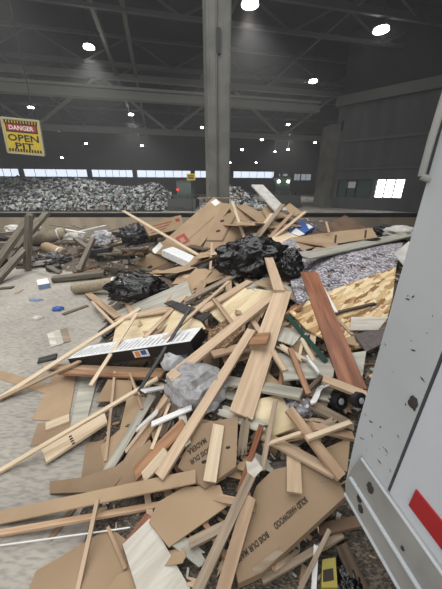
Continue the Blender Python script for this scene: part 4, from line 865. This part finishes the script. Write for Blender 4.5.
# ---------------- centre boards
plank('board', 'grey_wood', (222, 381), (302, 396), 9, .02, 'grey weathered board bridging under the broad pine plank', 'board')
blob('plastic_bag', 'clear_plastic', 194, 384, 32, 28, 'bulging clear grey plastic bag beside the black strip', 'bag', amp=.42, freq=2.0, crease=1.2, seed=3, depth=.15, sink=.36, sub=3, facet=True)
blob('plastic_bag', 'thin_white', 176, 362, 14, 13, 'crumpled white plastic bag above the clear grey bag', 'bag', amp=.5, freq=2.2, seed=13, depth=.07, sub=3, facet=True)
blob('plastic_bag', 'thin_white', 207, 404, 12, 10, 'small white plastic bag at the foot of the clear bag', 'bag', amp=.5, freq=2.2, seed=17, depth=.07, sub=3, facet=True)
plank('board', 'tan_wood', (212, 356), (248, 346), 6, .02, 'short tan board under the long pine planks', 'board')
mb_ = sheet('hardwood_carton', ['kraft', 'kraft', 'kraft'], [(178, 470), (198, 428), (238, 420), (236, 470), (205, 492)], .03, 'kraft carton printed MADERA half covered by boards', 'carton', faces_mat=[0]*7)
write(mb_, 'MADERA', (206, 440), (188, 453), 5.4, bold=.02); write(mb_, 'BOIS DUR', (210, 449), (190, 463), 5.4, bold=.02)
# left middle: boards on the lower flank
sheet('cardboard_sheet', 'cardboard', [(100, 447), (120, 430), (128, 395), (146, 398), (112, 470), (98, 475)], .006, 'long tan cardboard strip under the slanting battens', 'cardboard')
sheet('cardboard_sheet', 'kraft', [(82, 475), (86, 445), (104, 440), (104, 480), (76, 500)], .006, 'folded tan cardboard beside the stamped pine board', 'cardboard')
plank('board', 'grey_wood', (153, 396), (106, 476), 8, .018, 'grey wood board slanting down the lower flank', 'board')
plank('board', 'tan_wood', (170, 395), (128, 465), 9, .018, 'tan board beside the grey wood board', 'board')
sheet('cardboard_sheet', 'kraft', [(112, 470), (150, 440), (160, 462), (140, 490), (105, 490)], .006, 'scuffed cardboard below the orange boards', 'cardboard')
plank('board', 'orange_wood', (137, 474), (186, 424), 11, .02, 'orange-brown board left of the long pine plank', 'board')
plank('board', 'pale_pine', (145, 478), (168, 452), 9, .018, 'pale pine block end beside the orange-brown board', 'block')
plank('stick', 'pine', (115, 372), (106, 462), 2.6, .014, 'upright pine batten crossing the stamped pine board', 'stick')
plank('stick', 'tan_wood', (130, 374), (142, 410), 2.4, .014, 'short tan batten beside the square cardboard piece', 'stick')
plank('stick', 'pine', (168, 398), (127, 452), 2.8, .014, 'pine batten over the tan and grey boards', 'stick')
plank('stick', 'pale_pine', (170, 404), (152, 450), 3, .014, 'pale batten reaching the orange-brown board', 'stick')
st = sheet('pine_board', 'pale_pine', [(42, 451), (105, 415), (108, 424), (47, 464)], .02, 'pale pine board with four dark stamped marks', 'board')
for k in range(4): decal(st, 'stamped_mark', 'ink', [(68.5+k*1.0, 436.5+k*2.3), (71.5+k*1.0, 434.8+k*2.3), (72+k*1.0, 436+k*2.3), (69+k*1.0, 437.8+k*2.3)])
plank('stick', 'pale_pine', (-6, 476), (158, 379), 3.2, .016, 'long pale batten along the edge of the stamped board', 'stick')
plank('trim_strip', 'white', (143, 392), (166, 388), 3.4, .012, 'short white trim left of the clear plastic bag', 'trim')
plank('trim_strip', 'white', (152, 425), (192, 408), 4.6, .012, 'white trim running under the small white bag', 'trim')
plank('trim_strip', 'white', (138, 430), (158, 412), 2.6, .012, 'thin white trim beside the tan flank board', 'trim')
# main long planks
plank('plank', 'pine', (170, 380), (281, 290), 8, .022, 'long narrow pine plank ending above the broad plank', 'plank')
plank('plank', 'pine', (160, 478), (252, 331), 9, .022, 'long pine plank running down to the MADERA carton', 'plank')
plank('plank', 'pine', (241, 417), (283, 292), 20, .024, 'broad pine plank lying over the heap centre', 'plank')
plank('board', 'pine', (268, 257), (279, 292), 9, .02, 'short pine board in front of the big black bag', 'board')
bk = plank('wood_block', 'orange_wood', (252, 341), (269, 340), 11, .02, 'small reddish wood block on the broad pine plank', 'block')
plank('board', 'orange_wood', (290, 350), (308, 395), 5, .018, 'orange strip right of the broad pine plank', 'board')
plank('board', 'weathered', (246, 420), (242, 452), 9, .02, 'split weathered stub below the broad pine plank', 'board', broken=.03)
plank('board', 'pale_pine', (219, 426), (210, 482), 12, .022, 'pale pine stub on the MADERA carton', 'board')

# ---------------- foreground
blob('grey_sack', 'dark_carpet', 300, 470, 30, 9, 'dark grey sack behind the large hardwood carton', 'sack', amp=.3, seed=19, depth=.05)
hb = sheet('hardwood_carton', ['kraft', 'kraft', 'kraft'], [(238, 589), (232, 560), (256, 492), (272, 476), (326, 464), (344, 502), (262, 578)], .05, 'large kraft carton printed SOLID HARDWOOD beside the truck', 'carton', faces_mat=[0]*9)
write(hb, 'SOLID HARDWOOD', (306.5, 499), (274.5, 527), 7, bold=.025); write(hb, 'BOIS DUR MASSIF', (268, 534), (234, 563), 7, bold=.025)
decal(hb, 'fine_print', 'weathered', [(252, 568), (280, 547), (283, 553), (256, 575)]); decal(hb, 'fine_print', 'weathered', [(318, 484), (330, 477), (332, 480), (320, 487)])
plank('board', 'pine', (293, 448), (294, 494), 14, .02, 'upright short pine board on the large hardwood carton', 'board')
plank('board', 'pine', (262, 436), (333, 474), 9, .018, 'pine board slanting above the large hardwood carton', 'board')
plank('board', 'copper_board', (288, 410), (340, 478), 9, .02, 'copper edged board pointing at the truck corner', 'board')
plank('stick', 'pale_pine', (268, 445), (300, 434), 3, .014, 'thin splintered batten by the yellow plywood offcut', 'stick', broken=.03)
for i, (a, b_, w0, mt, lb) in enumerate([((262, 425), (240, 492), 5, 'red_brown', 'red-brown stick above the twin foreground boards'), ((276, 400), (262, 470), 5, 'weathered', 'weathered stick above the red-brown stick'), ((200, 496), (256, 508), 8, 'tan_wood', 'tan board under the twin foreground boards'), ((190, 545), (240, 520), 10, 'weathered', 'weathered board beneath the big cardboard flap')]):
    plank('stick', mt, a, b_, w0, .02, lb, 'stick')
sheet('torn_paper', 'whitewash', [(246, 462), (255, 458), (263, 470), (258, 474), (249, 486)], .006, 'torn pale paper scrap beside the red-brown stick', 'paper')
sheet('cardboard_sheet', 'kraft', [(50, 482), (82, 478), (112, 468), (128, 470), (110, 492), (50, 494)], .006, 'flat cardboard behind the long foreground strip', 'cardboard')
sheet('cardboard_sheet', 'cardboard', [(28, 592), (36, 572), (110, 528), (126, 540), (140, 592)], .006, 'wide tan cardboard sheet at the foot of the heap', 'cardboard')
plank('strip', 'kraft', (50, 540), (80, 500), 5, .008, 'short cardboard strip under the orange batten', 'cardboard')
plank('stick', 'copper_board', (-8, 536), (160, 506), 5.5, .02, 'long orange-tan batten parallel to the cardboard strip', 'stick')
plank('cardboard_strip', 'cardboard', (-8, 520), (196, 477), 13, .01, 'long tan cardboard strip across the foreground', 'cardboard')
plank('strip', 'white', (-8, 547), (130, 528), 1.2, .006, 'thin white plastic strap below the orange-tan batten', 'strap')
plank('stick', 'pine', (98, 500), (78, 592), 4, .014, 'pine batten crossing the wide cardboard sheet', 'stick')
plank('stick', 'tan_wood', (108, 528), (126, 570), 4, .014, 'tan batten beside the red board at the heap foot', 'stick')
big = sheet('cardboard_flap', 'cardboard', [(158, 503), (184, 488), (220, 486), (227, 507), (169, 548), (149, 523)], .008, 'big six-sided tan cardboard flap in the foreground', 'cardboard')
sheet('cardboard_sheet', 'cardboard', [(106, 592), (118, 575), (136, 568), (142, 592)], .006, 'tan cardboard corner left of the whitewashed board', 'cardboard')
sheet('red_board', 'red_brown', [(122, 547), (146, 514), (156, 520), (148, 540), (128, 562)], .012, 'red-brown board piece below the orange-tan batten', 'board')
sheet('board', 'whitewash', [(123, 546), (150, 520), (196, 600), (140, 600)], .014, 'broad whitewashed board pointing out of the heap', 'board')
plank('board', 'weathered', (196, 596), (252, 476), 10, .022, 'long weathered board of the twin foreground boards', 'board')
plank('board', 'tan_wood', (222, 596), (251, 496), 13, .022, 'square ended tan board beside its weathered twin', 'board')
# under the truck
plank('board', 'weathered', (262, 582), (342, 536), 8, .02, 'brown board below the large hardwood carton', 'board')
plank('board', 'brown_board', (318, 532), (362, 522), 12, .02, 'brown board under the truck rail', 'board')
plank('trim_strip', 'white', (316, 545), (313, 596), 5, .012, 'white trim strip under the truck rail', 'trim')
plank('board', 'weathered', (330, 530), (300, 590), 5, .02, 'weathered splinter beside the white trim strip', 'board')
yw = sheet('yellow_package', 'yellow_wrap', [(321, 564), (334, 562), (336, 592), (320, 592)], .04, 'yellow wrapped package under the truck rail', 'package')
decal(yw, 'dark_print', 'ink', [(323, 570), (333, 568), (334, 580), (323, 582)])
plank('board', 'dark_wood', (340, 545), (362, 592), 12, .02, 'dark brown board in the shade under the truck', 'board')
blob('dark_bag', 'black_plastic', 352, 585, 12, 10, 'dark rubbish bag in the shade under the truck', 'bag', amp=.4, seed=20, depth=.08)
for x, y, lb in ((205, 461, 'small dark round ball on the MADERA carton beside the pale pine stub'), (229, 447, 'small dark round ball right of the pale pine stub')):
    blob('plastic_ball', 'black', x, y, 4.2, 4.2, lb, 'ball', sub=3, amp=.05, depth=.012, flat=.3)
